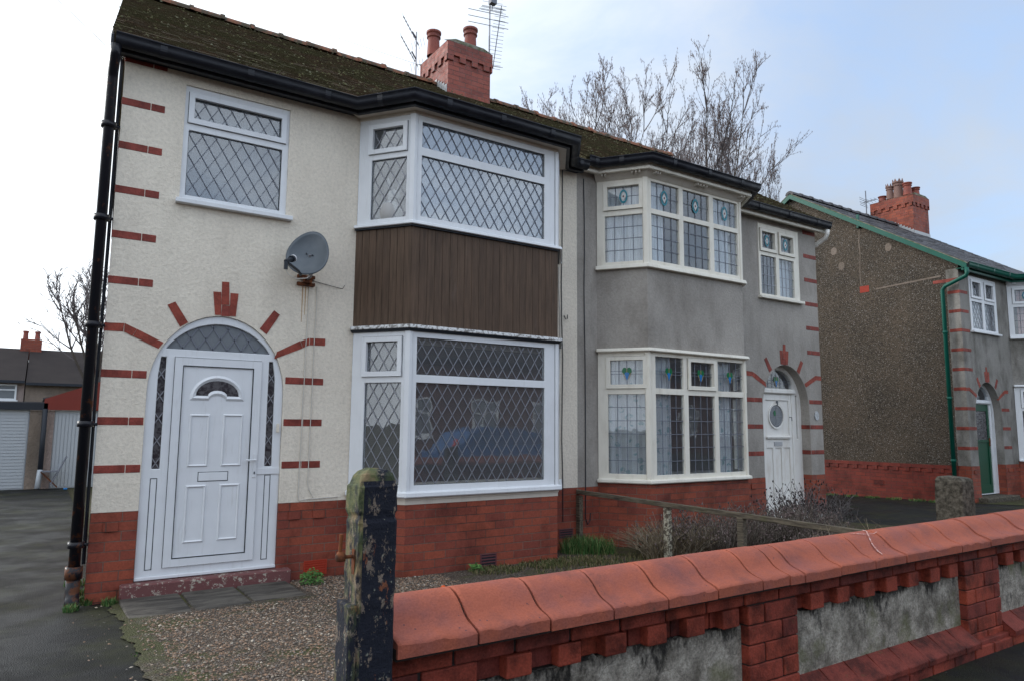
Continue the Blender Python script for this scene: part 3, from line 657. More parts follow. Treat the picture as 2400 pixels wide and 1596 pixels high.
        if frm == 'upvc':
            for fi, Fc in enumerate(facets):
                ln = Lf if fi == 1 else Lc
                for a in ((.036, ln-.036) if fi == 1 else (ln-.040,)): k_ = MB(); k_.fbox(Fc, a-.0025, a+.0025, zz0+.002, zz1-.002, .0, .0025); k_.build('frame_joint', 'sash', H)
    # ledge above the lower window, apron, sill, head and eaves of the bay
    if kind == 1:
        ring(2.535, 2.562, .02, .05, name='bay_ledge_underside', mt='blackp'); ring(2.562, 2.600, .062, .055, name='bay_ledge', mt='ledge_', bev=.006)
        core = ring(2.60, 3.630, -.012, name='bay_apron', mt='blackp'); bd = MB()
        for Fc, ln in zip(facets, (Lc, Lf, Lc)):
            n = max(1, round(ln/.088)); w_ = ln/n
            for k in range(n): bd.fbox(Fc, k*w_+.0009, (k+1)*w_-.0009, 2.602, 3.63, -.01, .004+random.uniform(-.0015, .0015))
        bd.build('apron_board', 'clad', H, bev=.003)
        ring(3.630, 3.648, .03, name='bay_sill_drip', mt='blackp'); ring(3.648, 3.685, .06, .05, name='bay_sill', mt=sillm, bev=.006)
        ring(4.85, 4.885, .012, name='bay_head', mt='beige'); ring(4.885, 4.898, .13, name='bay_soffit', mt='beige')
    else:
        ring(2.545, 2.590, .07, .055, name='bay_ledge', mt=sillm, bev=.01); ring(2.59, 3.63, -.002, name='bay_apron', mt=wallm); ring(3.63, 3.685, .065, .05, name='bay_sill', mt=sillm, bev=.006)
        ring(4.85, 4.94, .01, .11, name='bay_frieze', mt='greywood' if kind == 2 else frm)
        for Fc, ss in ((facets[0], (.10, .14, .50, .55, .60)), (facets[1], (.06, .10, .14, .86, .92, .98, 1.04, 1.78, 1.84))):
            for a in ss: br_ = MB(); br_.fbox(Fc, a, a+.022, 4.88, 4.938, .03, .125); br_.build('frieze_bracket', 'greywood' if kind == 2 else frm, H, bev=.006)
    # --- eaves
    left, right = lo-(.10 if (not mir) else 0), hi+(.10 if mir else 0)
    ye = -.14; ept = [(left, ye), (L0-.07, ye), (L1-.07, -.68), (R1+.07, -.68), (R0+.07, ye), (right, ye)]; gzt = 4.935 if kind == 1 else 5.015; Z0 = gzt+(.07 if kind == 1 else .06)
    fz0, fz1 = (4.872, gzt+.015) if kind == 1 else (4.915, gzt+.015)
    fm = MB(); fm.sweep(ept, [(-.03, fz0), (.012, fz0), (.016, fz0+.03), (.004, fz0+.042), (.0, fz1), (-.03, fz1)], close=True); fm.build('fascia_board', fasc, H)
    sf = MB(); zso = 4.900 if kind == 1 else 4.950
    sf.prism(lambda a, z, d: (a, z, d), [(p_[0], p_[1]+.01) for p_ in ept]+[(right, .0), (left, .0)], zso+.004, zso+.02); sf.build('soffit', fasc if kind != 2 else 'greywood', H)
    soft_gutter(ept, gzt, H, gut)
    # --- roof
    yr, zr = (3.5, 7.47) if kind != 3 else (3.9, 7.68); sl = (zr-Z0-.012)/(yr-ye+.03); m_t = 'slate' if kind == 3 else 'tile'
    vx = .10; rl, rh = (left-.02, hi) if not mir else (lo, right+.02)
    und = MB(); und.prism(lambda a, z, d: (d, a, z), [(ye-.05, Z0-.003), (yr, zr-.02), (2*yr-ye+.1, Z0), (2*yr-ye+.1, Z0-.08), (yr, zr-.12), (ye-.02, Z0-.07)], rl+.01, rh-.002); rf = und.build('roof', m_t, H)
    tiled(rl, rh, ye-.07, Z0, yr, zr, 'roof_tiles', rf, m=m_t, gauge=.105 if kind != 3 else .2, tw=.165 if kind != 3 else .26, th=.016 if kind != 3 else .008)
    ridge_tiles(rl, rh, yr, zr+.02, rf, m='ridge' if kind != 3 else 'slate')
    # low hipped roof over the bay
    hb = MB(); A = [(L0-.16, ye-.07), (L1-.09, -.75), (R1+.09, -.75), (R0+.16, ye-.07)]; 
    yb = .10; zbk = Z0+(yb-ye)*sl; vs = [(a, b, Z0) for a, b in A]+[(L1+.25, yb, zbk), (R1-.25, yb, zbk)]; hb.add(vs, [(0, 1, 4), (1, 2, 5, 4), (2, 3, 5)]); hb.build('bay_roof', m_t, rf)
    if kind != 3:
        ms = MB(); rnd = random.Random(x0*10+kind)
        for _ in range(1100):
            s_ = rnd.random(); y = ye-.07+(yr-ye)*s_; x = rnd.uniform(rl, rh); z = Z0+.017+(zr-Z0)*s_+.012; r = rnd.choice((.007, .008, .010, .013, .018)); 
            n = 5; vs = [(x+r*cos(2*pi*k/n+x), y+r*.85*sin(2*pi*k/n+x), z+.62*r*.85*sin(2*pi*k/n+x)) for k in range(n)]+[(x-r*.1, y-r*.35, z+r*.62)]
            ms.add(vs, [(k, (k+1) % n, n) for k in range(n)])
        o = ms.build('moss', 'moss', rf, kind=None); o['kind'] = 'stuff'
    return H, X, rf
def ap_cut(ap): return ap
MT['ledge_'] = mat('weathered grey ledge', lambda t: C(t, t.mix(t.ramp(t.noise(t.P, 25, 6, .7), (.48, 0.), (.56, 1.)), (.62, .62, .62), (.20, .19, .18))), rough=.6)
MT['greywood'] = mat('grey flaking timber', f_paint((.56, .52, .46), (.36, .32, .28), .8))

# house 1
c1_ = lambda t_, lo_: [(.182, .545, t_[0], t_[1], True, 1), (.166, .588, lo_[0], lo_[1], False, 6)]
b1 = dict(base=.80, lead=('diamond', 'diamond'), lo=(c1_((2.13, 2.435), (.99, 2.015)), [(.088, 1.706, 2.098, 2.476, False, 1), (.088, 1.706, .988, 2.018, False, 1)]),
          up=(c1_((4.508, 4.735), (3.742, 4.395)), [(.093, 1.70, 4.503, 4.785, False, 1), (.093, 1.70, 3.752, 4.414, False, 1)]), dark=1)
w1 = dict(y=.02, hole=(.522, 1.512, 3.66, 4.79), outer=(.517, 1.516, 3.665, 4.795), lights=[(.607, 1.43, 4.475, 4.680, True, 1), (.571, 1.450, 3.72, 4.357, False, 1)], dark=True)
H1, X1, RF1 = house(1, 0, False, 'rendered_house', 'cream rendered semi-detached house with white plastic door and dark brown boarded bay', 'cream', 'upvc', w1, 'diamond', b1, 'upvc', 'black', 'black', ('glass', 'glass', 'glasshi', 'glass'), 1)
def shear(o):
    for ch in o.children:
        if ch.type == 'MESH':
            for v in ch.data.vertices:
                if v.co.y > .05 and v.co.x < 4.5: v.co.x += .078*v.co.y*(1-max(0, v.co.x)/4.5)
        shear(ch)
# house 2
c2_ = lambda a, b_, t_, c, d, lo_: [(a, b_, t_[0], t_[1], True, 1), (c, d, lo_[0], lo_[1], False, 4)]
b2 = dict(base=.875, lead=('tulip', 'oval'),
          lo=([(.176, .600, 2.125, 2.435, True, 1), (.140, .630, .99, 2.0, False, 6)], [(.12, .635, 2.08, 2.49, False, 1), (.757, 1.212, 2.13, 2.45, True, 1), (1.314, 1.842, 2.08, 2.49, False, 1), (.12, .635, .978, 2.005, False, 6), (.72, 1.235, .978, 2.005, False, 6), (1.314, 1.842, .978, 2.005, False, 6)]),
          up=([(.156, .580, 4.486, 4.755, True, 1), (.118, .618, 3.735, 4.36, False, 4)], [(.09, .612, 4.44, 4.815, False, 1), (.694, 1.22, 4.44, 4.815, False, 1), (1.306, 1.822, 4.44, 4.815, False, 1), (.09, .612, 3.745, 4.375, False, 4), (.694, 1.22, 3.745, 4.375, False, 4), (1.306, 1.822, 3.745, 4.375, False, 4)]))
w2 = dict(y=-.008, hole=(9.02, 10.04, 3.67, 4.85), outer=(9.004, 10.062, 3.675, 4.862), lights=[(9.09, 9.42, 4.46, 4.735, True, 1), (9.575, 9.905, 4.46, 4.735, True, 1), (9.065, 9.452, 3.715, 4.344, False, 4), (9.535, 9.93, 3.715, 4.344, False, 4)])
H2, X2, RF2 = house(2, 2*WD, True, 'rendered_house', 'grey cement rendered semi-detached house with cream leaded windows and white wooden door', 'grey', 'creamwood', w2, 'oval', b2, 'creamwood', 'creamwood', 'black', ('glassold', 'glassold', 'glassold', 'glassold'), 2)
# house 3
X30 = 15.70
w3 = dict(y=-.008, hole=(16.14, 17.35, 3.68, 4.87), outer=(16.12, 17.38, 3.69, 4.88), lights=[(16.24, 16.62, 4.45, 4.76, True, 1), (16.86, 17.22, 4.45, 4.76, True, 1), (16.21, 16.69, 3.74, 4.33, False, 4), (16.80, 17.28, 3.74, 4.33, False, 4)])
b3 = dict(b2); H3, X3, RF3 = house(3, X30, False, 'rendered_house', 'dark pebbledashed house with green gutters and green front door at the right edge', 'grey3', 'upvc', w3, 'diamond', b3, 'upvc', 'green', 'green', ('glassold', 'glassold', 'glassold', 'glassold'), 3, W_=5.9, gablem='pebble', bandup=10)

# ------------------------------------------------------------------ chimneys and aerials
ch1 = chimney(4.94, 5.78, 3.03, 4.02, 6.6, 8.17, H1, [(5.02, 3.75, .125, .46, 'r'), (5.55, 3.35, .125, .50, 'r'), (5.55, 3.85, .12, .30, 'r')])
fl = MB()
for k in range(5): y = 3.05+k*.09; z = 5.075+(y+.27)*.636; fl.box(4.925, 4.938, y, y+.085, z-.05, z+.14)
fl.build('lead_flashing', 'flash', ch1)
x0, x1 = 19.1, 21.5
ch3 = chimney(20.80, 21.70, 3.35, 4.60, 6.6, 8.60, H3, [(21.0, 4.35, .12, .16, 'r'), (20.98, 4.10, .11, .40, 'crown'), (21.05, 3.88, .15, .50, 'crown'), (21.30, 4.0, .13, .42, 'crown'), (21.0, 3.58, .13, .38, 'r'), (21.40, 3.55, .13, .30, 'r')], m='brick')
fl = MB()
for k in range(7): y = 3.36+k*.085; z = 5.075+(y+.27)*.62; fl.box(20.785, 20.798, y, y+.08, z-.05, z+.13)
fl.box(20.79, 21.71, 3.335, 3.348, 7.27, 7.42); fl.build('lead_flashing', 'flash', ch3)
def yagi(mb, c, d, L, n, w_, e=Vector((1, 0, 0)), r=.006):
    c = Vector(c); d = Vector(d).normalized(); e = (e-d*e.dot(d)).normalized(); mb.tube([c-d*L/2, c+d*L/2], r*1.3, 6)
    for k in range(n):
        q = c-d*L/2+d*L*k/(n-1); ww = w_*(1-.35*k/n); mb.tube([q-e*ww/2, q+e*ww/2], r*.55, 4)
    q = c-d*L*.46; uph = d.cross(e)
    for o in (-.12, -.06, .06, .12): mb.tube([q+uph*o-e*w_*.55, q+uph*o+e*w_*.55], r*.6, 4)
t = thing('tv_aerial', 'double television aerial on a thin mast left of the red chimney', 'aerial', (4.84, 4.08, 7.4))
m = MB(); m.tube([(4.84, 4.08, 7.30), (4.83, 4.08, 8.72)], .014, 6); m.tube([(4.84, 4.08, 7.72), (4.98, 4.03, 7.76)], .018, 6); m.tube([(4.84, 4.08, 7.6), (4.98, 4.03, 7.62)], .018, 6); m.build('mast', 'alu', t)
m = MB(); yagi(m, (4.68, 3.99, 8.65), (-.75, -.5, .42), .62, 9, .26, Vector((0, .5, 1))); m.tube([(4.83, 4.08, 8.6), (4.72, 4.02, 8.66)], .015, 6); m.build('antenna', 'leaddark', t)
m = MB(); yagi(m, (4.66, 3.99, 8.25), (-.75, -.5, .42), .66, 9, .26, Vector((0, .5, 1))); m.tube([(4.83, 4.08, 8.2), (4.72, 4.02, 8.28)], .015, 6); m.build('antenna', 'leaddark', t)
t = thing('tv_aerial', 'tall television aerial with long arrays right of the red chimney', 'aerial', (5.86, 3.2, 7.9))
m = MB(); m.tube([(5.86, 3.2, 7.85), (5.86, 3.2, 9.7)], .015, 6); m.tube([(5.78, 3.2, 8.0), (5.87, 3.2, 8.0)], .018, 6); m.build('mast', 'alu', t)
m = MB(); yagi(m, (5.93, 3.05, 8.48), (-.12, -.45, .88), 1.05, 18, .28, Vector((1, -.3, 0))); m.build('antenna', 'leaddark', t)
m = MB()
for z in (8.75, 8.87, 8.99): m.tube([(5.46, 3.28, z), (6.2, 3.1, z)], .006, 5)
m.build('antenna', 'leaddark', t)
m = MB(); yagi(m, (5.88, 3.1, 9.45), (-.1, -.3, .9), .8, 12, .40, Vector((1, -.3, 0))); m.box(5.80, 5.92, 3.05, 3.15, 9.12, 9.24); m.build('antenna', 'leaddark', t)
t = thing('tv_aerial', 'small distant television aerial left of the crowned chimney pots', 'aerial', (20.72, 4.72, 7.6))
m = MB(); m.tube([(20.72, 4.72, 7.3), (20.72, 4.72, 8.98)], .016, 6); m.build('mast', 'leaddark', t)
m = MB(); yagi(m, (20.72, 4.60, 8.62), (.1, -1, .05), .4, 5, .5, Vector((1, 0, 0)), .010); m.build('antenna', 'leaddark', t)

# ------------------------------------------------------------------ porch doors
def door1():
    X = X1; F = FY(.02); ap = arch_poly(X, .222)
    R = .551; cz = 2.517-R; fan = [(.963+R*sin(a), cz+R*cos(a)) for a in [radians(-57.6+115.2*k/20) for k in range(21)]]
    fan = list(reversed(fan)); lg = [(.443, 1.18), (.508, 1.18), (.508, 2.185), (.463, 2.185), (.447, 2.02)]; rg = [(1.424, 1.18), (1.492, 1.18), (1.487, 2.02), (1.462, 2.19), (1.424, 2.19)]
    m = MB(); m.prism(F, ap, -.07, 0, [fan, lg, rg, rect(.62, 1.31, .35, 2.15)]); fr = m.build('door_frame', 'upvc', H1, bev=.006)
    g = MB(); g.prism(F, fan, -.030, -.026); g.build('fanlight_glass', 'obsc', fr)
    for q_ in (lg, rg): g = MB(); g.prism(F, q_, -.030, -.026); g.build('side_glass', 'obsd', fr)
    l = MB(); diamonds(l, F, list(reversed(fan)) if False else fan, -.022, pw=.130, ph=.20, w=.012); l.build('leading', 'leaddark', fr)
    l = MB()
    for gp in (lg, rg): diamonds(l, F, gp, -.022, pw=.13, ph=.20, w=.008)
    l.build('leading', 'lead', fr)
    for a0, a1 in ((.438, .496), (1.429, 1.487)):
        k = MB(); k.prism(F, rect(a0, a1, .305, 1.10), .0, .002, [rect(a0+.006, a1-.006, .311, 1.094)]); k.build('panel_line', 'sash', fr)
    b = MB(); b.fbox(F, 1.352, 1.57, 1.105, 1.165, .001, .010); b.build('mid_rail', 'upvc', fr, bev=.003)
    th = MB(); th.fbox(F, .362, 1.568, .222, .25, .001, .02); th.build('threshold', 'upvc', fr, bev=.004)
    # sash and leaf
    m = MB(); m.prism(F, rect(.580, 1.352, .318, 2.188), .001, .016, [rect(.652, 1.276, .388, 2.113)]); m.fbox(F, .655, 1.273, .391, 2.11, -.03, .004)
    dz = m.build('front_door', 'upvc', H1, bev=.005, label='white plastic front door with small fan window')
    k = MB(); k.prism(F, rect(.576, 1.356, .314, 2.192), .0005, .003, [rect(.584, 1.348, .322, 2.184)]); k.prism(F, rect(.648, 1.280, .384, 2.117), .0161, .0175, [rect(.655, 1.273, .391, 2.110)]); k.build('gasket', 'sash', dz)
    def mould(poly, inner, hgt=.012):
        q = MB(); n = len(poly)
        vs = [F(a, z, .004) for a, z in poly]+[F((a+c)/2, (z+e)/2, .004+hgt) for (a, z), (c, e) in zip(poly, inner)]+[F(a, z, .0055) for a, z in inner]
        fs = [(i, (i+1) % n, n+(i+1) % n, n+i) for i in range(n)]+[(n+i, n+(i+1) % n, 2*n+(i+1) % n, 2*n+i) for i in range(n)]
        q.add(vs, fs); q.build('door_moulding', 'upvc', dz)
    for a0, a1, z0, z1 in ((.730, .908, 1.190, 1.672), (1.020, 1.204, 1.190, 1.676), (.730, .908, .512, 1.027), (1.020, 1.204, .515, 1.029)): mould(rect(a0, a1, z0, z1), rect(a0+.024, a1-.024, z0+.024, z1-.024), .013)
    c = .962
    def fanp(ro, zb, nb, top, hb): return [(c-ro, zb), (c-nb, zb)]+[(c-nb*cos(pi*k/8), zb+hb*sin(pi*k/8)) for k in range(1, 8)]+[(c+nb, zb), (c+ro, zb)]+[(c+ro*cos(pi*k/14), zb+(top-zb)*sin(pi*k/14)) for k in range(1, 14)]
    mould(fanp(.245, 1.797, .075, 2.035, .045), fanp(.190, 1.842, .085, 1.988, .052), .016)
    g = MB(); g.prism(F, fanp(.189, 1.843, .086, 1.985, .052), .0045, .0065); g.build('door_glass', 'obsd', dz)
    b = MB(); b.fbox(F, .835, 1.088, 1.062, 1.138, .004, .010); b.build('letterbox', 'upvc', dz, bev=.003)
    k = MB(); k.prism(F, rect(.829, 1.094, 1.056, 1.144), .004, .0055, [rect(.836, 1.087, 1.063, 1.137)]); k.build('letterbox_line', 'sash', dz)
    b = MB(); b.fbox(F, 1.312, 1.338, 1.08, 1.30, .016, .026); b.tube([F(1.325, 1.245, .02), F(1.325, 1.245, .065), F(1.235, 1.245, .07)], .009, 8); b.build('door_handle', 'upvc', dz, bev=.002)
    b = MB(); b.fbox(F, 1.321, 1.331, 1.11, 1.135, .026, .029); b.build('keyhole', 'sash', dz)
door1()
m = MB(); m.fbox(FY(-.004), 1.514, 1.540, 1.505, 1.590, 0, .018); m.build('doorbell', 'cream', None, bev=.003, label='small cream doorbell beside the white plastic front door', cat='doorbell')
def door_old(H, X, F, leafm, frm, kind):
    ap = arch_poly(X, .20); L = lambda a, b: tuple(sorted((X(a), X(b))))
    fanl = [(a, z) for a, z in [(.565, 2.225), (1.365, 2.225)]+[(.965+.46*cos(pi*k/12)*.9, 2.225+.30*sin(pi*k/12)) for k in range(1, 12)]]
    fanp = [(X(a), z) for a, z in fanl]; slit = [rect(*L(.455, .495), 1.40, 2.12)] + ([rect(*L(1.435, 1.475), 1.40, 2.12)])
    m = MB(); m.prism(F, ap, -.07, 0, [fanp, rect(*L(.60, 1.35), .215, 2.13)]+slit); fr = m.build('door_frame', frm, H, bev=.005)
    t_ = MB(); a, b = L(.53, 1.42); t_.fbox(F, a, b, 2.145, 2.205, .001, .035); t_.build('transom', frm, fr, bev=.008)
    g = MB(); g.prism(F, fanp, -.03, -.026); 
    for s_ in slit: g.prism(F, s_, -.03, -.026)
    g.build('fanlight_glass', 'glassold', fr)
    if kind == 2:
        l = MB()
        for a in (.75, .86, .965, 1.07, 1.18): l.fbox(F, X(a)-.003, X(a)+.003, 2.225, 2.47, -.024, -.02)
        l.fbox(F, *L(.6, 1.33), 2.30, 2.306, -.024, -.02); l.fbox(F, *L(.6, 1.33), 2.35, 2.356, -.024, -.02); l.build('leading', 'leaddark', fr); motif(F, X(.965), 2.35, 'tulip', fr, -.02)
    d = MB(); a, b = L(.603, 1.347); dz_ = []
    d.fbox(F, a, b, .218, 2.127, -.05, -.03); 
    def st(a0, a1, z0, z1, h=-.012): q, e = L(a0, a1); d.fbox(F, q, e, z0, z1, -.03, h)
    if kind == 2:
        st(.603, .67, .218, 2.127); st(1.28, 1.347, .218, 2.127); st(.67, 1.28, 2.03, 2.127); st(.67, 1.28, 1.265, 1.47); st(.67, 1.28, .218, .34); st(.835, .895, .34, 1.265); st(1.055, 1.115, .34, 1.265)
    else:
        st(.603, .69, .218, 2.127); st(1.26, 1.347, .218, 2.127); st(.69, 1.26, 1.98, 2.127); st(.69, 1.26, 1.30, 1.36); st(.69, 1.26, .218, .4)
    dr = d.build('front_door', leafm, H, bev=.004, label='old white wooden front door with oval leaded glass' if kind == 2 else 'dark green front door')
    if kind == 2:
        cx = X(1.00); cz = 1.775
        q = MB(); q.prism(F, ell(cx, cz, .20, .205, 30), -.03, -.010, [list(reversed(ell(cx, cz, .178, .180, 30)))]); q.build('oval_bead', leafm, dr, bev=.004)
        q = MB(); q.prism(F, ell(cx, cz, .178, .180, 30), -.028, -.022); q.build('oval_glass', 'obsc', dr)
        l = MB(); l.prism(F, ell(cx, cz, .150, .155, 30), -.021, -.017, [list(reversed(ell(cx, cz, .142, .147, 30)))])
        l.fbox(F, cx-.17, cx+.17, cz-.003, cz+.003, -.021, -.0165); l.fbox(F, cx-.003, cx+.003, cz-.17, cz+.17, -.021, -.0168); l.build('leading', 'lead', dr)
        q = MB(); q.prism(F, ell(cx-.035, cz+.045, .026, .045, 12), -.021, -.015); q.build('stained_glass', 'sgg', dr)
        q = MB(); q.fbox(F, *L(.66, 1.30), 1.425, 1.445, -.03, .03); q.fbox(F, *L(.68, 1.28), 1.405, 1.425, -.03, .015); q.build('door_shelf', leafm, dr, bev=.006)
        q = MB(); a = X(.985); q.fbox(F, a-.105, a+.105, 1.295, 1.362, -.012, -.002); q.build('letterbox', 'steel', dr, bev=.003)
        # house number 9, dark blue
        q = MB(); nx, nz_ = X(.975)+.0, 2.0
        rg = [(nx+.017*cos(a_), nz_+.017*sin(a_)) for a_ in [2*pi*k/14 for k in range(15)]]
        for p_, q_ in zip(rg, rg[1:]): strip(q, F, p_, q_, .012, -.012, -.004)
        tl = [(nx+.017, nz_), (nx+.019, nz_-.022), (nx+.012, nz_-.040), (nx-.004, nz_-.046), (nx-.016, nz_-.040)]
        for p_, q_ in zip(tl, tl[1:]): strip(q, F, p_, q_, .012, -.012, -.005)
        q.build('door_number', 'navy', dr)
        q = MB(); hx = X(.66); q.tube([F(hx, 1.76, -.012), F(hx, 1.76, .03), F(hx+.0, 1.70, .035)], .006, 6); q.build('door_handle', 'blackp', dr)
    else:
        q = MB(); q.fbox(F, *L(.69, 1.26), 1.36, 1.98, -.03, -.026); q.build('door_glass', 'obsd', dr)
        q = MB(); q.fbox(F, X(1.28), X(1.33), 1.22, 1.40, -.012, .0); q.build('door_handle', 'rust', dr)
door_old(H2, X2, FY(.16), 'whitepaint', 'whitepaint', 2); door_old(H3, X3, FY(.16), 'greend', 'upvc', 3)
m = MB(); m.box(8.99, 10.33, -.16, .30, -.1, .215); m.build('doorstep', 'whitepaint', H2, bev=.02)
m = MB(); m.box(9.60, 10.12, .03, .158, .215, .26); m.build('door_plinth', 'whitepaint', H2, bev=.01)
m = MB(); m.box(X3(.2), X3(1.7), -.20, .30, -.1, .18); m.build('doorstep', 'conc', H3, bev=.02)
m = MB(); m.box(.25, 1.69, -.115, .10, -.1, .215); m.build('doorstep', 'step', H1, bev=.012)
for H, X in ((H2, X2), (H3, X3)):   # hall floor/back behind the fanlight
    pass
# number plaque 28
def plaque():
    t = thing('number_plaque', 'small grey oval house number plaque on the grey wall right of the white wooden door', 'plaque', (10.39, -.01, 1.70))
    F = FY(0); m = MB(); m.prism(F, ell(10.39, 1.79, .062, .075, 8, pi/8, pi/8+2*pi*7/8), .0, .012); m.build('plate', 'steel', t, bev=.003)
    q = MB(); cx, z = 10.368, 1.79
    for a, b in (((-.016, .022), (0, .03)), ((0, .03), (.014, .018)), ((.014, .018), (-.018, -.03)), ((-.018, -.03), (.018, -.03))): strip(q, F, (cx+a[0], z+a[1]), (cx+b[0], z+b[1]), .008, .012, .016)
    cx = 10.412
    for k in range(10):
        for c_, r_ in ((.015, .013), (-.014, .016)):
            a0, a1 = 2*pi*k/10, 2*pi*(k+1)/10; strip(q, F, (cx+r_*cos(a0), z+c_+r_*sin(a0)), (cx+r_*cos(a1), z+c_+r_*sin(a1)), .007, .012, .016)
    q.build('number', 'sgw', t)
plaque()

# ------------------------------------------------------------------ vents
def vent(F, a0, a1, z0, z1, m_, parent, n=4, rim=True):
    v = MB(); v.prism(F, rect(a0, a1, z0, z1), .0, .008, [rect(a0+.012, a1-.012, z0+.01, z1-.01)])
    for k in range(n): z = z0+.012+(z1-z0-.024)*(k+.5)/n; v.fbox(F, a0+.01, a1-.01, z-.006, z+.006, .001, .009)
    v.fbox(F, a0+.01, a1-.01, z0+.01, z1-.01, -.002, .0015) if m_ == 'ventred' else None
    v.build('air_vent', m_, parent)
    if m_ != 'ventred': k_ = MB(); k_.fbox(F, a0+.005, a1-.005, z0+.005, z1-.005, .0, .001); k_.build('vent_void', 'blackp', parent)
vent(FY(-.006), 1.84, 2.07, .115, .255, 'ventred', H1, 5); vent(FY(-.54), 3.535, 3.735, .10, .245, 'plumvent', H1, 4); vent(FY(-.006), 4.98, 5.20, .22, .33, 'plumvent', H1, 3)
G3 = lambda a, z, d: (X30-d, a, z)
vent(G3, 1.96, 2.18, 4.78, 4.93, 'ventred', H3, 4); vent(lambda a, z, d: (X30-.006-d, a, z), 1.85, 2.10, .30, .42, 'brick_dark', H3, 4)
for a, z in ((2.80, 5.92), (2.62, 5.52), (1.45, 5.75)): m = MB(); m.prism(G3, ell(a, z, .08, .10, 12), 0, .006); m.build('cement_patch', 'rough', H3)
m = MB(); m.prism(G3, [(1.8, 4.80), (.35, 4.86), (.35, 4.895), (1.8, 4.835)], 0, .006); m.build('cement_patch', 'rough', H3)
m = MB(); pz = [(2.12, 6.3), (2.15, 6.0), (2.13, 5.7), (2.16, 5.3), (2.15, 4.95)]
for p_, q_ in zip(pz, pz[1:]): strip(m, G3, p_, q_, .018, 0, .006)
m.build('paint_streak', 'rough', H3)
m = MB(); m.fbox(G3, 2.10, 2.16, 6.35, 6.68, .0, .06); m.build('bracket', 'green', H3, bev=.006)

# green bargeboard, downpipes
def barge(y0, z0, y1, z1, w_): return [(y0, z0), (y1, z1), (y1, z1-w_), (y0, z0-w_)]
m = MB(); Fg = lambda a, z, d: (d, a, z)
m.prism(Fg, [(-.22, 5.05), (3.9, 7.66), (8.02, 5.05), (8.02, 4.93), (3.9, 7.54), (-.22, 4.93)], X30-.115, X30-.085); m.build('bargeboard', 'green', H3)
m = MB(); m.prism(Fg, [(-.24, 5.055), (3.9, 7.685), (8.04, 5.055), (8.04, 5.035), (3.9, 7.665), (-.24, 5.035)], X30-.12, X30-.06); m.build('verge_mortar', 'mortar', H3)
m = MB(); m.tube([(15.60, -.215, 4.95), (15.60, -.215, 4.84), (15.60, -.19, 4.78), (15.60, .24, 4.62), (15.60, .29, 4.55), (15.60, .29, .02)], .042, 10)
for z in (.9, 2.2, 3.6): m.lathe((15.60, .29, z), [(.042, 0), (.052, 0), (.052, .06), (.042, .06)], 10)
m.build('drainpipe', 'green', H3, smooth=True)
m = MB(); m.tube([(-.09, -.215, 4.90), (-.09, -.205, 4.82), (-.09, -.05, 4.72), (-.09, -.02, 4.66), (-.09, -.02, .28)], .044, 12)
for z in (.55, 1.55, 2.4, 3.35, 4.2): m.lathe((-.09, -.02, z), [(.048, 0), (.062, .0), (.062, .05), (.048, .05)], 12); m.box(-.09, .0, -.026, -.014, z+.01, z+.035)
m.build('drainpipe', 'pipe', H1, smooth=True)
m = MB(); m.tube([(-.09, -.02, .36), (-.09, -.02, .2), (-.09, -.05, .13), (-.09, -.12, .10)], .055, 12); m.lathe((-.09, -.02, .30), [(.052, 0), (.066, 0), (.066, .1), (.052, .1)], 12); m.build('drainpipe_shoe', 'pipe', H1, smooth=True)
m = MB(); m.tube([(-.025, .06, 4.9), (-.025, .06, 3.1), (-.03, .05, 1.9), (-.025, .06, .4)], .015, 6); m.build('side_cable', 'blackp', H1)
m = MB(); m.tube([(10.60, -.215, 4.95), (10.60, -.215, 4.88), (10.62, -.17, 4.82), (10.62, .12, 4.70), (10.62, .16, 4.60), (10.62, .16, .1)], .036, 10); m.build('drainpipe', 'whitepaint', H2, smooth=True)
# black verge board of house 1 and its soffit end
m = MB(); m.prism(Fg, [(-.21, 4.99), (3.5, 7.44), (7.2, 4.99), (7.2, 4.88), (3.5, 7.32), (-.21, 4.88)], -.135, -.112); m.build('bargeboard', 'black', H1)
m = MB(); m.prism(Fg, [(-.21, 5.02), (3.5, 7.44), (7.2, 5.02), (7.2, 4.93), (3.5, 7.34), (-.21, 4.93)], 10.676, 10.69); m.build('bargeboard', 'creamwood', H2)
shear(H1)      # the flank of the left house is not square to the street
# cables at the party wall
for x_, z_0, z_1, m_ in ((5.03, 4.9, .42, 'blackp'), (5.40, 4.85, .45, 'blackp'), (4.985, 3.6, 1.0, 'cable')):
    m = MB(); m.tube([(x_+random.uniform(-.012, .012), -.012, z_0+(z_1-z_0)*k/9) for k in range(10)]+([(x_+.03, -.012, .36), (x_+.07, -.012, .40), (x_+.08, -.012, .5)] if m_ == 'blackp' and x_ > 5.2 else []), .006, 5)
    m.build('wall_cable', m_, H1 if x_ < 5.28 else H2)
m = MB()
for x_, z_0, z_1 in ((1.775, 2.98, .90), (1.862, 2.98, 1.02)): m.tube([(x_+random.uniform(-.004, .004)-.02*(k/9), -.009, z_0+(z_1-z_0)*k/9) for k in range(10)]+[(x_-.01, -.009, z_1-.06), (x_+.05, -.009, .85), (x_+.3, -.009, .86)], .0045, 5)
m.build('dish_cable', 'cable', H1)
m = MB(); m.tube([(1.80, -.01, 3.04), (2.05, -.01, 3.0), (2.13, -.01, 2.99), (2.15, -.012, 3.03)], .003, 5); m.tube([(5.06, -.012, 2.98), (5.07, -.03, 2.93), (5.10, -.03, 2.94), (5.10, -.03, 2.99)], .006, 5); m.build('wall_cable', 'blackp', H1)

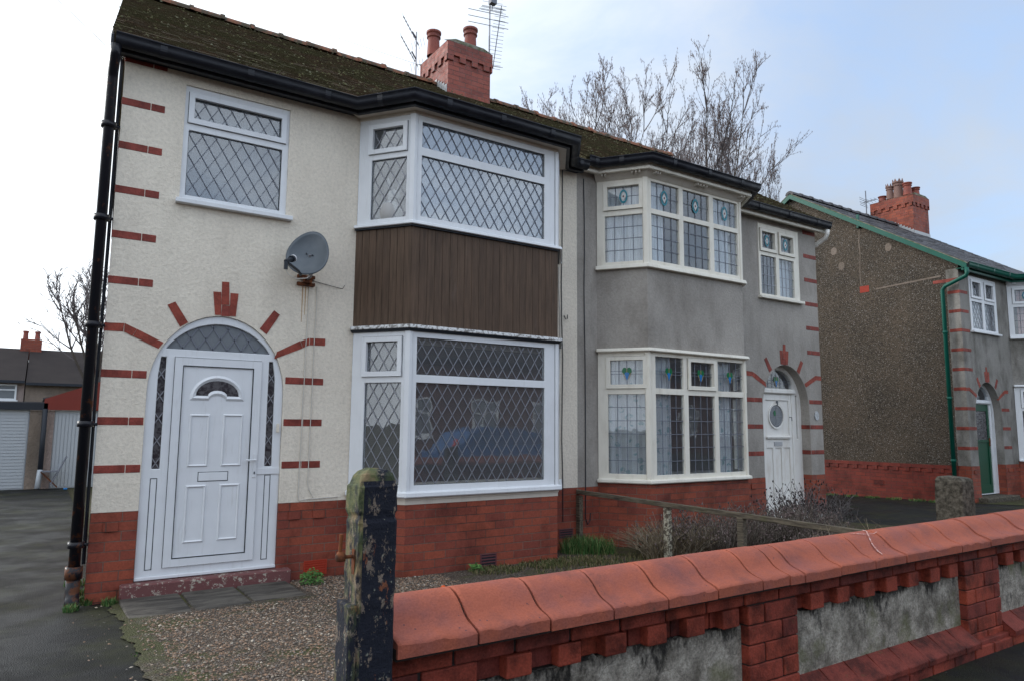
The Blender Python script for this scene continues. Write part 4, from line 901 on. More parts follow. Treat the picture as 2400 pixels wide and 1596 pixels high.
# ------------------------------------------------------------------ satellite dish
def dish():
    t = thing('satellite_dish', 'grey satellite dish on a rusty bracket between the upstairs window and brown bay', 'satellite dish', (1.74, 0, 3.02))
    c = Vector((1.665, -.30, 3.255)); nrm = Vector((-.50, -.82, .20)).normalized(); up = (Vector((0.32, 0, 1))-nrm*nrm.dot(Vector((.32, 0, 1)))).normalized(); rt = up.cross(nrm)
    m = MB(); n = 36; vs = []; rings = 8
    for j in range(rings+1):
        r = j/rings
        for k in range(n):
            a = 2*pi*k/n; px_, pz = .205*r*cos(a)*(1-.16*sin(a)), .235*r*sin(a)
            vs.append(c+rt*px_+up*pz+nrm*(.055*r*r-.055))
    nv = len(vs); vs += [v-nrm*.008 for v in vs]; fs = []
    for j in range(rings):
        for k in range(n): q = (j*n+k, j*n+(k+1) % n, (j+1)*n+(k+1) % n, (j+1)*n+k); fs += [q, tuple(i+nv for i in reversed(q))]
    for k in range(n): fs.append((rings*n+k, rings*n+(k+1) % n, rings*n+(k+1) % n+nv, rings*n+k+nv))
    m.add(vs, fs); m.build('reflector', 'dish', t, smooth=True)
    foc = Vector((1.395, -.60, 3.085)); bot = c-up*.235
    m = MB(); m.tube([bot-nrm*.03, bot+nrm*.06, foc-up*.03], .014, 6); m.build('feed_arm', 'blackp', t)
    m = MB(); d = (c-foc).normalized(); m.tube([foc+d*.08, foc+d*.05, foc+d*.05, foc-d*.07], [.032, .032, .02, .018], 12); m.tube([foc-d*.06, foc-d*.06-up*.0, foc-d*.06-Vector((0, 0, .075))], .019, 8); m.build('receiver', 'blackp', t)
    m = MB(); m.tube([foc+d*.082, foc+d*.098], .034, 14); m.build('receiver_cap', 'white', t)
    m = MB(); m.tube([c-nrm*.05, (1.75, -.20, 3.12), (1.75, -.12, 3.06), (1.745, -.02, 3.04)], .018, 8); m.build('mount_arm', 'alu', t)
    m = MB(); m.box(1.65, 1.83, -.035, -.002, 2.975, 3.01); m.box(1.65, 1.83, -.035, -.002, 3.05, 3.085); m.box(1.71, 1.79, -.06, -.002, 3.0, 3.06); m.build('bracket', 'rust', t, bev=.004)
    for dx in (-.04, .04):
        m = MB(); q = c+rt*dx*.8+up*.0; m.tube([q-nrm*.06, q-nrm*.038], .007, 8); m.build('bolt', 'blackp', t)
    m = MB(); m.tube([foc-d*.06-Vector((0, 0, .075)), foc-d*.05-Vector((-.02, 0, .12)), foc-d*.03-Vector((-.08, 0, .16)), foc+Vector((.2, .1, -.13)), (1.74, -.15, 3.06)], .0035, 5); m.build('cable', 'cable', t)
dish()
m = MB(); st_ = random.Random(5)
for k in range(3):
    x_ = 1.715+.03*k; z_1 = st_.uniform(2.2, 2.85); m.prism(FY(0), [(x_-.003, z_1), (x_+.002, z_1), (x_+.006, 2.97), (x_-.006, 2.97)], 0, .0015)
MT['ruststain'] = mat('rust run', col=(.42, .27, .14), rough=.9); m.build('rust_stain', 'ruststain', H1)

# ------------------------------------------------------------------ curtains and room things
def curtain(pts, z0, z1, label, m_, name='net_curtain', cat='curtain', amp=.014, freq=70, group=None):
    mb = MB(); P = [Vector((p[0], p[1], 0)) for p in pts]; vs = []; L = 0; path = []
    for a, b in zip(P, P[1:]):
        n = max(2, int((b-a).length/.012)); t = (b-a).normalized(); nn = Vector((t.y, -t.x, 0))
        for k in range(n+1):
            s_ = L+(b-a).length*k/n; path.append(a.lerp(b, k/n)+nn*amp*(sin(s_*freq)+.4*sin(s_*freq*.37+1)))
        L += (b-a).length
    m2 = len(path)
    for z in (z0, z1):
        vs += [(p.x, p.y, z) for p in path]
    vs += [(p.x, p.y+.003, z) for z in (z0, z1) for p in path]
    mb.add(vs, [(i, i+1, m2+i+1, m2+i) for i in range(m2-1)]+[(2*m2+i, 3*m2+i, 3*m2+i+1, 2*m2+i+1) for i in range(m2-1)])
    return mb.build(name, m_, None, smooth=True, label=label, cat=cat)
curtain([(.50, .16), (1.54, .16)], 3.66, 4.80, 'plain grey net filling the upstairs window left of the dish', 'netdark', amp=.004, freq=20)
curtain([(2.76, -.475), (4.46, -.475)], 3.66, 4.83, 'net tinted like reflected sky behind the wide front pane of the upper white bay window', 'blind', amp=.004, freq=25)
cu = 'curtain in the upper bay of the grey house, behind the '
curtain([(5.76, -.06), (6.06, -.42)], 3.66, 4.8, 'white '+cu+'angled left panes', 'net'); curtain([(6.10, -.44), (6.40, -.44)], 3.66, 4.8, 'white '+cu+'left front pane', 'net')
curtain([(7.40, -.44), (7.75, -.44)], 3.66, 4.8, 'white '+cu+'right front pane', 'net')
cl_ = 'curtain in the lower bay of the grey house, behind the '
curtain([(5.76, -.06), (6.06, -.42)], .9, 2.5, 'flowered '+cl_+'angled left panes', 'curtain', 'flowered_curtain'); curtain([(6.10, -.44), (6.52, -.44)], .9, 2.5, 'flowered '+cl_+'left front pane', 'curtain', 'flowered_curtain')
curtain([(7.35, -.44), (7.68, -.44)], .9, 2.5, 'flowered '+cl_+'right front pane', 'curtain', 'flowered_curtain')
curtain([(9.06, .12), (9.20, .12)], 3.66, 4.4, 'thin white net at the left of the small window over the arched wooden door', 'net'); curtain([(9.55, .10), (9.95, .10)], 3.66, 4.8, 'white net in the right half of the small window over the arched wooden door', 'net')
curtain([(16.16, .12), (17.34, .12)], 3.68, 4.4, 'greyish net in the upstairs window of the green doored house', 'net')
curtain([(18.2, -.1), (18.5, -.42), (19.6, -.42)], 3.66, 4.8, 'pinkish curtain in the upper bay at the right edge', 'roompink')
# pink back wall seen through the grey house's upper bay
m = MB(); m.box(5.40, 8.4, 1.9, 1.94, 2.76, 4.25); m.build('pink_back_wall', 'roompink', H2)
t = thing('armchair', 'pink armchair standing inside the lower bay window of the grey house', 'armchair', (7.15, .35, .16))
m = MB(); m.box(6.80, 7.50, .1, .70, .40, .62); m.build('seat', 'pink', t, bev=.05, seg=3)
m = MB(); m.box(6.78, 7.52, .60, .82, .45, 1.25); m.build('backrest', 'pink', t, bev=.10, seg=4)
for a in (6.68, 7.46): m = MB(); m.box(a, a+.15, .08, .78, .30, .82); m.build('armrest', 'pink', t, bev=.05, seg=3)
t = thing('ornament', 'pale ornament on the sill behind the side pane of the upper white bay', 'ornament', (2.56, -.22, 3.70))
m = MB(); m.lathe((2.56, -.22, 3.70), [(0, 0), (.10, .02), (.13, .10), (.11, .20), (.06, .25)], 12); m.build('body', 'oldwhite', t, smooth=True)
m = MB(); m.lathe((2.58, -.24, 3.93), [(0, 0), (.06, .03), (.075, .08), (.055, .13), (0, .16)], 12); m.build('head', 'oldwhite', t, smooth=True)
for o in (-.04, .04): m = MB(); m.tube([(2.58+o, -.24, 4.05), (2.58+o*1.6, -.24, 4.14), (2.58+o*1.8, -.24, 4.20)], [.02, .022, .008], 8); m.build('ear', 'oldwhite', t, smooth=True)

# ------------------------------------------------------------------ ground
def sheet(name, x0, x1, y0, y1, m_, dz, nx=30, ny=30, kind='structure', fn=None, jag=0):
    mb = MB(); vs = []; rnd = random.Random(len(name))
    jx = [jag*(sin(j*.11)+.6*sin(j*.29+1)+.35*sin(j*.67+2)) for j in range(ny+1)]
    for j in range(ny+1):
        for i in range(nx+1):
            x = x0+(x1-x0)*i/nx; y = y0+(y1-y0)*j/ny; x += jx[j]*(1-i/nx) if i < nx else 0
            vs.append((x, y, (fn or gz)(x, y)+dz))
    mb.add(vs, [(j*(nx+1)+i, j*(nx+1)+i+1, (j+1)*(nx+1)+i+1, (j+1)*(nx+1)+i) for j in range(ny) for i in range(nx)])
    return mb.build(name, m_, None, kind=kind, smooth=True)
ys = [-600, -60, -30, -13, -12.9, -7.3, -7.2, -5.2, -5., -4, -3, -2, -1, 0, 1, 2, 3, 8, 14, 30, 60, 600]
def gbase(y): return .165 if -12.95 < y <= -7.25 else (.29 if y < -5 else gz(0, y))
mb = MB(); vs = [(x, y, gbase(y)-.012) for y in ys for x in (-600, -40, 0, 10, 40, 600)]
mb.add(vs, [(j*6+i, j*6+i+1, (j+1)*6+i+1, (j+1)*6+i) for j in range(len(ys)-1) for i in range(5)]); mb.build('ground', 'ground', None, kind='structure')
sheet('driveway', -6, .27, -5.05, 14.5, 'asphalt', .0, 4, 40); sheet('driveway', 10.50, 15.72, -5.05, 14.5, 'asphalt', 0, 4, 40)
sheet('gravel_bed', .18, 5.24, -4.9, .02, 'gravel', .010, 10, 300, jag=.022)
sheet('garden_soil', 5.24, 10.5, -4.9, .02, 'soil', .006); sheet('garden_soil', 15.74, 40, -4.9, .02, 'soil', .006)
sheet('pavement', -40, 60, -7.25, -4.78, 'asphalt', .006, 4, 4, fn=lambda x, y: .289)
sheet('road', -60, 80, -12.9, -7.30, 'asphalt', .006, 2, 2, fn=lambda x, y: .165)
m = MB(); m.box(-60, 80, -7.33, -7.25, .1, .297); m.build('kerb', 'conc', None, kind='structure')
sheet('pavement', -40, 60, -15, -12.95, 'asphalt', .006, 2, 2, fn=lambda x, y: .289)
# gravel stones
def stones(n, x0, x1, y0, y1, name, seed):
    rnd = random.Random(seed); mb = MB(); 
    for _ in range(n):
        x = rnd.uniform(x0, x1); y = rnd.uniform(y0, y1)
        if x < .34 and rnd.random() < .7: continue
        if 2.2 < x < 5.0 and y > -.56-.02 and (y > -.56): continue
        if .2 < x < 1.68 and y > -.93: continue
        r = rnd.choice((.004, .005, .006, .007, .009, .011)); z = gz(x, y)+.010+r*.35; a = rnd.random()*6; c_, s_ = cos(a), sin(a); rx, ry, rz = r*rnd.uniform(.9, 1.5), r*rnd.uniform(.6, 1), r*rnd.uniform(.5, .85)
        vs = [(x+c_*u*rx-s_*v*ry, y+s_*u*rx+c_*v*ry, z+w_*rz) for u, v, w_ in ((1, 0, 0), (.1, 1, .1), (-1, .1, 0), (0, -1, -.1), (.15, .1, 1))]
        mb.add(vs, [(0, 1, 4), (1, 2, 4), (2, 3, 4), (3, 0, 4)])
    mb.build(name, 'stone', None, kind='stuff', label='loose brown and white pea gravel in the front garden' if seed == 1 else 'stray pebbles spilled onto the asphalt edge', cat='gravel')
stones(26000, .24, 3.0, -3.6, 0, 'gravel', 1)
stones(260, -.12, .40, -3.6, -.2, 'gravel', 5)
# paving slabs
sl = [(.245, .700, -.90, -.14), (.725, 1.165, -.89, -.13), (1.19, 1.63, -.80, -.13)]
for (a, b, y0, y1), lb in zip(sl, ('left', 'middle', 'right')):
    m = MB(); m.box(a, b, y0, y1, .05, .118); m.build('paving_slab', 'slab', None, bev=.012, seg=2, label=lb+'most of three worn stone slabs below the white plastic front door' if lb != 'middle' else 'middle one of three worn stone slabs below the white plastic front door', cat='paving slab', group='stone slabs at the front door')
m = MB(); m.box(.70, .725, -.88, -.14, .05, .10); m.box(1.165, 1.19, -.85, -.14, .05, .10); m.build('slab_joint_moss', 'moss', None, kind='stuff', label='moss in the joints between the stone slabs', cat='moss')

# ------------------------------------------------------------------ garden wall
GW = thing('garden_wall', 'low red brick garden wall with rounded terracotta coping along the pavement', 'wall', (4., -4.9, .29))
J = [.497, .779, 1.063, 1.345, 1.623, 1.905, 2.188, 2.374, 2.481, 2.762, 3.059, 3.347, 3.643, 3.941, 4.288, 4.535]
while J[-1] < 9.4: J.append(J[-1]+.29)
prof = [(-5.082, .905), (-5.083, .944), (-5.066, .951), (-5.045, .956), (-5.022, .963), (-5.002, .973), (-4.984, .988), (-4.966, 1.006), (-4.945, 1.022), (-4.918, 1.036), (-4.885, 1.043), (-4.850, 1.038), (-4.822, 1.024), (-4.80, 1.006), (-4.78, .986), (-4.755, .968), (-4.72, .956), (-4.687, .944), (-4.687, .905)]
rw = random.Random(11)
for a, b in zip(J, J[1:]):
    m = MB(); dz = rw.uniform(-.003, .003); dy = rw.uniform(-.003, .003); n = 14; k = len(prof); vs = []; cc = 0.
    for i in range(n+1):
        x = a+.0045+(b-a-.009)*i/n; cc = .6*cc+rw.uniform(-.003, .0012)*(3 if rw.random() < .25 else 1); ch = min(.001, cc)
        vs += [(x, y+dy, z+dz+(ch if q == 1 else (ch*.5 if q == 2 else 0))) for q, (y, z) in enumerate(prof)]
    m.add(vs, [(i*k+q, (i+1)*k+q, (i+1)*k+(q+1) % k, i*k+(q+1) % k) for i in range(n) for q in range(k)]+[tuple(range(k)), tuple(range(n*k, n*k+k))])
    o = m.build('coping_brick', 'coping', GW, smooth=True)
    o.data.polygons.foreach_set('use_smooth', [len(p.vertices) == 4 and abs(p.normal.z) > .25 for p in o.data.polygons])
m = MB(); m.box(J[0]+.004, J[-1], -5.07, -4.70, .895, .93); m.prism(lambda a, z, d: (d, a, z), [(-5.06, .93), (-5.0, .96), (-4.96, 1.0), (-4.90, 1.032), (-4.87, 1.032), (-4.81, 1.0), (-4.77, .96), (-4.70, .93)], J[0]+.02, J[-1]); m.build('coping_mortar', 'joint', GW)
def bricks(mb, x0, x1, y0, y1, z0, n, ln=.232, off=0., hgt=.0795, jit=.002):
    for i in range(n):
        z = z0+i*.0825; x = x0-(((i+off) % 2)*.12)
        while x < x1-.01:
            a, b = max(x, x0), min(x+ln, x1)
            if b-a > .03: j = rw.uniform(-jit, jit); mb.box(a+.002, b-.003, y0+j, y1, z+.002, z+hgt)
            x += ln+.006
wl = MB(); xe = J[-1]; P1, P2, P3 = (2.185, 2.535), (4.13, 4.565), (6.2, 6.6)
bricks(wl, .502, xe, -5.0, -4.90, .824, 1)
bricks(wl, .53, xe, -4.88, -4.77, .29, 7)
bricks(wl, .502, .827, -5.0, -4.90, .744, 1, off=1); bricks(wl, .502, .79, -5.0, -4.90, .29, 6, ln=.17)
for a, b in (P1, P2, P3, (8.2, 8.6)):
    bricks(wl, a, b, -5.0, -4.90, .326, 6, ln=.232); wl.box(a-.03, b+.03, -5.03, -4.9, .29, .372)
bricks(wl, .53, xe, -5.045, -4.95, .268, 1)
wl.build('brickwork', 'wallblock', GW, bev=.005, seg=2)
m = MB(); m.box(.535, xe-.01, -4.985, -4.78, .285, .90) if False else m.box(.535, xe-.01, -4.935, -4.78, .285, .90); m.build('wall_core', 'joint', GW)
m = MB(); m.box(.507, .82, -4.992, -4.93, .29, .90)
for a, b in (P1, P2, P3, (8.2, 8.6)): m.box(a+.006, b-.006, -4.991, -4.93, .30, .90)
m.box(.507, xe-.01, -4.991, -4.93, .83, .90); m.build('wall_joint', 'joint', GW)
# dentils
def dent(a, b, ph=0):
    x = a+ph
    while x+.104 < b-.01:
        m = MB(); j = rw.uniform(-.004, .004); m.box(x, x+.104, -5.0+j, -4.93, .746, .820); m.build('dentil_brick', 'wallblock', GW, bev=.005, seg=2); x += .2185+rw.uniform(-.004, .004)
dent(.83, P1[0], .108); dent(P1[1], P2[0], .10); dent(P2[1], P3[0], .10)
bk = MB()
for a, b in ((.83, P1[0]), (P1[1], P2[0]), (P2[1], P3[0]), (P3[1], 8.2)): 
    x = a
    while x < b-.02: bk.box(x+.002, min(x+.112, b)-.002, -4.953+rw.uniform(-.004, .003), -4.93, .747, .820); x += .1165
bk.build('dentil_backing', 'wallblock', GW, bev=.003)
# rendered panels with a ragged top edge, plinth ledge of sloping bricks
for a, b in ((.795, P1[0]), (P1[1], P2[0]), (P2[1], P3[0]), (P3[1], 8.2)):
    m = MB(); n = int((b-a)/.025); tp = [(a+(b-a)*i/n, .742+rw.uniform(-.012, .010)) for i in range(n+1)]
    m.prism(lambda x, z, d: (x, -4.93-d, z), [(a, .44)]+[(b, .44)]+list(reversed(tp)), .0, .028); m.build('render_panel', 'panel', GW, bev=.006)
    x = a+.004
    while x < b-.02:
        e = min(x+.2, b); m = MB(); m.prism(lambda yy, z, d: (d, yy, z), [(-4.93, .352), (-5.062, .352), (-5.064, .384), (-5.052, .392), (-4.945, .465), (-4.93, .465)], x, e-.005); m.build('ledge_brick', 'wallblock', GW, bev=.004, seg=2, label=None); x = e+.002
# chalk mark on the coping
m = MB(); zc = lambda y: 1.0465 if y > -4.95 else (1.018 if y > -4.99 else .985)
def surf(y):
    for (ya, za), (yb, zb_) in zip(prof[1:], prof[2:]):
        if ya <= y <= yb: return za+(zb_-za)*(y-ya)/(yb-ya)
    return 1.04
def chalk(pts, w_):
    for (xa, ya), (xb, yb) in zip(pts, pts[1:]):
        vs = []
        for x, y in ((xa, ya), (xb, yb)):
            for o in (-w_, w_): vs.append((x+o, y, surf(y)+.0045))
        m.add(vs, [(0, 1, 3, 2)])
chalk([(3.33, -4.86), (3.30, -4.90), (3.25, -4.94), (3.21, -4.98), (3.19, -5.02), (3.175, -5.05)], .006); chalk([(3.16, -4.90), (3.24, -4.925), (3.32, -4.93), (3.36, -4.92)], .010)
m.build('chalk_mark', 'chalk', GW)

# ------------------------------------------------------------------ gate post
GP = thing('gate_post', 'square timber gatepost with flaking black paint and lichen at the wall end', 'post', (.45, -5.0, .29))
m = MB(); pr = [(-.057, -.048), (-.048, -.057), (.048, -.057), (.057, -.048), (.057, .048), (.048, .057), (-.048, .057), (-.057, .048)]
def lev(z, s): return [(.424+x*s*(1.05), -5.04+y*s, z) for x, y in pr]
LV = [(.2+.04*k_, 1.0) for k_ in range(28)]+[(1.305, .99), (1.318, .96), (1.328, .96), (1.338, 1.01), (1.38, 1.01), (1.408, 1.0), (1.414, .93), (1.440, .80), (1.452, .60), (1.458, .3)]
vs = []; rp = random.Random(4)
for z, s_ in LV: vs += [(x+rp.uniform(-.0028, .0022), y+rp.uniform(-.0022, .0028), zz+(rp.uniform(-.003, .004) if z > 1.42 else 0)) for x, y, zz in lev(z, s_)]
m.add(vs, [(i*8+k, i*8+(k+1) % 8, (i+1)*8+(k+1) % 8, (i+1)*8+k) for i in range(len(LV)-1) for k in range(8)]+[tuple(range((len(LV)-1)*8, len(LV)*8))]); m.build('post', 'post', GP)
m = MB(); m.tube([(.365, -5.06, 1.21), (.325, -5.06, 1.21), (.323, -5.06, 1.225), (.325, -5.06, 1.275)], .0055, 7); m.box(.362, .369, -5.07, -5.05, 1.16, 1.23); m.build('hinge_hook', 'rust', GP)
m = MB(); m.lathe((.325, -5.06, 1.197), [(0, 0), (.014, .003), (.016, .018), (.010, .028), (0, .03)], 10); m.build('hook_knob', 'rust', GP, smooth=True)
m = MB(); m.box(.342, .370, -5.095, -4.99, .30, 1.08); m.build('strap', 'post', GP, bev=.006)

# ------------------------------------------------------------------ boundary rail, concrete post
FN = thing('post_and_rail_fence', 'weathered low timber rail fence between the two front gardens', 'fence', (5.28, -2.2, .2))
m = MB(); pts = [(-.02, .772), (-.8, .765), (-1.52, .756), (-2.48, .748), (-3.2, .742), (-4.2, .735)]; vs = []
rf_ = random.Random(9)
for y, z in pts:
    j = rf_.uniform(-.006, .006); vs += [(5.25+j, y, z-.026), (5.31+j, y, z-.028), (5.312+j, y, z+.022), (5.248+j, y, z+.026)]
n = len(pts); m.add(vs, [(i*4+k, i*4+(k+1) % 4, (i+1)*4+(k+1) % 4, (i+1)*4+k) for i in range(n-1) for k in range(4)]+[(0, 1, 2, 3), (n*4-4, n*4-1, n*4-2, n*4-3)]); m.build('rail', 'wood', FN, bev=.005)
for y, m_ in ((-.035, 'wood'), (-1.53, 'woodwhite'), (-2.50, 'wood')):
    m = MB(); g = gz(5.28, y); m.box(5.25, 5.31, y-.04, y+.035, g-.05, .728 if m_ != 'woodwhite' else .725); m.build('fence_post', m_, FN, bev=.006)
t = MB(); 
CP = MB(); cx, cy = 5.33, -4.42; rc = random.Random(2); vs = []
for z, s_ in ((.2, .105), (.5, .10), (.8, .10), (1.1, .098), (1.205, .095), (1.235, .08)):
    vs += [(cx+a*s_+rc.uniform(-.005, .005), cy+b*s_+rc.uniform(-.005, .005), z+rc.uniform(-.006, .006)) for a, b in ((-1, -1), (1, -1), (1, 1), (-1, 1))]
CP.add(vs, [(i*4+k, i*4+(k+1) % 4, (i+1)*4+(k+1) % 4, (i+1)*4+k) for i in range(5) for k in range(4)]+[(20, 21, 22, 23)])
CP.build('concrete_post', 'conc', None, bev=.015, seg=2, label='rough concrete gatepost behind the garden wall in front of the green drainpipe', cat='post')

# ------------------------------------------------------------------ plants
def shrub(name, cx, cy, rx, ry, h, n, m_, label, cat, seed, lean=.5, buds=0, bm=None, thick=.0022, sub=5):
    rnd = random.Random(seed); r = thing(name, label, cat, (cx, cy, gz(cx, cy))); mb = MB(); bb = MB()
    for _ in range(n):
        a = rnd.random()*2*pi; q = sqrt(rnd.random()); x = cx+rx*q*cos(a)*.6; y = cy+ry*q*sin(a)*.6; z = gz(x, y); hh = h*rnd.uniform(.5, 1.)*(1-.35*q); dx, dy = cos(a)*q*lean*rx+rnd.uniform(-.08, .08), sin(a)*q*lean*ry+rnd.uniform(-.08, .08)
        pts = [Vector((x+dx*t*t+rnd.uniform(-.008, .008), y+dy*t*t+rnd.uniform(-.008, .008), z+hh*t)) for t in (0, .35, .7, 1)]; mb.tube(pts, [thick*1.6, thick*1.3, thick, thick*.5], 3, cap=False)
        for _k in range(sub):
            t = rnd.uniform(.3, .95); i = min(2, int(t*3)); p = pts[i].lerp(pts[i+1], rnd.random()); e = p+Vector((rnd.uniform(-.09, .09), rnd.uniform(-.09, .09), rnd.uniform(.03, .13)))*(h/.6); mb.tube([p, e], [thick*.9, thick*.5], 3, cap=False)
            if bm and rnd.random() < buds: s_ = rnd.uniform(.006, .012); bb.add([(e.x+s_, e.y, e.z), (e.x-s_, e.y+s_, e.z), (e.x-s_, e.y-s_, e.z), (e.x, e.y, e.z+s_*2.2), (e.x, e.y, e.z-s_*1.5)], [(0, 1, 3), (1, 2, 3), (2, 0, 3), (0, 2, 4), (2, 1, 4), (1, 0, 4)])
    mb.build('stems', m_, r)
    if bm and bb.v: o = bb.build('seed_heads', bm, r); o['kind'] = 'stuff'
    return r
shrub('heather_bush', 6.15, -1.55, .8, .55, .62, 420, 'heath', 'grey brown dried heather bush behind the fence, below the lower bay of the grey house', 'shrub', 1, buds=.4, bm='bud')
shrub('heather_bush', 5.55, -1.35, .55, .5, .52, 260, 'dry', 'straw and grey tangle of dead stems nearest the flaking white fence post', 'shrub', 9, buds=.1, bm='bud')
shrub('heather_bush', 7.15, -1.75, .75, .55, .60, 380, 'heath', 'dark dead heather bush right of the unpainted fence post', 'shrub', 2, buds=.4, bm='bud')
shrub('seeded_bush', 8.15, -1.25, .75, .5, .80, 170, 'twig', 'tall twiggy bush with dark seed heads in front of the white wooden door', 'shrub', 3, buds=.9, bm='joint', thick=.003)
shrub('dry_grass_clump', 5.05, -3.75, .5, .35, .95-.24, 100, 'dry', 'clump of dry upright stems just behind the wall, left of the concrete post', 'dry plant', 4, lean=.4, buds=.0, thick=.002, sub=2)
shrub('dry_grass_clump', 5.75, -1.05, .45, .4, .40, 300, 'dry', 'straw coloured grass clump at the foot of the flaking white fence post', 'dry plant', 5, lean=1.2, thick=.002, sub=1)
shrub('heather_bush', 6.3, -3.0, .9, .6, .42, 260, 'heath', 'low brown heather bush close behind the garden wall', 'shrub', 6, buds=.3, bm='bud')
def grass(name, pts, n, h, label, seed, kind='stuff', m_='grass', w_=.004, cat='grass'):
    rnd = random.Random(seed); mb = MB()
    for _ in range(n):
        cx, cy, r = rnd.choice(pts); a = rnd.random()*6.28; q = rnd.random()**.6*r; x = cx+q*cos(a); y = cy+q*sin(a); z = gz(x, y); hh = h*rnd.uniform(.4, 1); b = rnd.random()*6.28; dx, dy = .5*hh*cos(b), .5*hh*sin(b); px, py = -sin(b)*w_, cos(b)*w_
        mb.add([(x-px, y-py, z), (x+px, y+py, z), (x+dx*.4+px*.8, y+dy*.4+py*.8, z+hh*.6), (x+dx*.4-px*.8, y+dy*.4-py*.8, z+hh*.6), (x+dx, y+dy, z+hh)], [(0, 1, 2, 3), (3, 2, 4)])
    mb.build(name, m_, None, kind=kind, label=label, cat=cat)
grass('grass_tuft', [(5.05, -.30, .22), (5.22, -.15, .2), (5.2, -.5, .2)], 1500, .22, 'bright green grass tuft where the brick bay meets the rail fence', 1, kind=None)
grass('lawn_grass', [(4.6, -.85, .35), (4.2, -.8, .3), (5.0, -1.1, .5), (4.3, -1.4, .6), (5.5, -1.5, .5), (6.2, -2.4, .9), (7.2, -2.8, .9), (4.0, -2.0, .7), (5.2, -2.6, .6), (8.5, -2, 1.), (3.6, -.75, .3)], 9000, .06, 'thin mossy grass over the garden soil', 2, m_='lawn')
grass('verge_grass', [(15.45, 1+k*.5, .16) for k in range(16)]+[(15.4, .6, .15)], 3600, .06, 'pale green grass strip along the foot of the pebbledashed house', 3)
grass('edge_grass', [(.34+.06*sin(k*1.7), -.9-k*.18, .10+.05*sin(k*2.3)) for k in range(15)], 1800, .016, 'short moss and grass along the asphalt edge', 4, w_=.003)
grass('edge_grass', [(-.02, .15, .06), (.02, .0, .04), (-.1, -.2, .06), (.18, -.12, .06), (0, .5, .08), (-.02, 1, .1)], 700, .07, 'weeds around the foot of the black drainpipe', 6)
grass('grass_tuft', [(5.45, -3.85, .16), (5.3, -3.7, .1)], 500, .12, 'small green tuft behind the wall beside the dry stems', 7, kind=None)
def leafy(cx, cy, r, h, n, label, seed, ls=.02, name='garden_weed'):
    rnd = random.Random(seed); mb = MB()
    for _ in range(n):
        a = rnd.random()*6.28; q = rnd.random()**.5*r; z = gz(cx, cy)+.02+h*rnd.random()*(1-.5*q/r); c = Vector((cx+q*cos(a), cy+q*sin(a), z)); u = Vector((rnd.uniform(-1, 1), rnd.uniform(-1, 1), rnd.uniform(-.3, .8))).normalized(); v = u.orthogonal().normalized(); s_ = ls*rnd.uniform(.6, 1.2)
        mb.add([c-u*s_, c+v*s_*.5, c+u*s_, c-v*s_*.5+u*.0], [(0, 1, 2), (0, 2, 3)])
    mb.build(name, 'leaf', None, label=label, cat='plant')
leafy(1.83, -.30, .11, .15, 420, 'bushy green weed in front of the red air vent', 1, .016); leafy(3.42, -.66, .06, .08, 26, 'single bright green leafy weed at the foot of the brick bay', 2, .040)
leafy(2.0, -1.2, .10, .03, 60, 'flat green weed in the gravel beside the gatepost', 3, .018)
m = MB(); m.lathe((2.72, -1.25, gz(2.7, -1.25)+.012), [(0, 0), (.022, .004), (.018, .014), (0, .018)], 7); m.build('litter_scrap', 'orange', None, label='small bright orange scrap lying on the gravel', cat='litter')

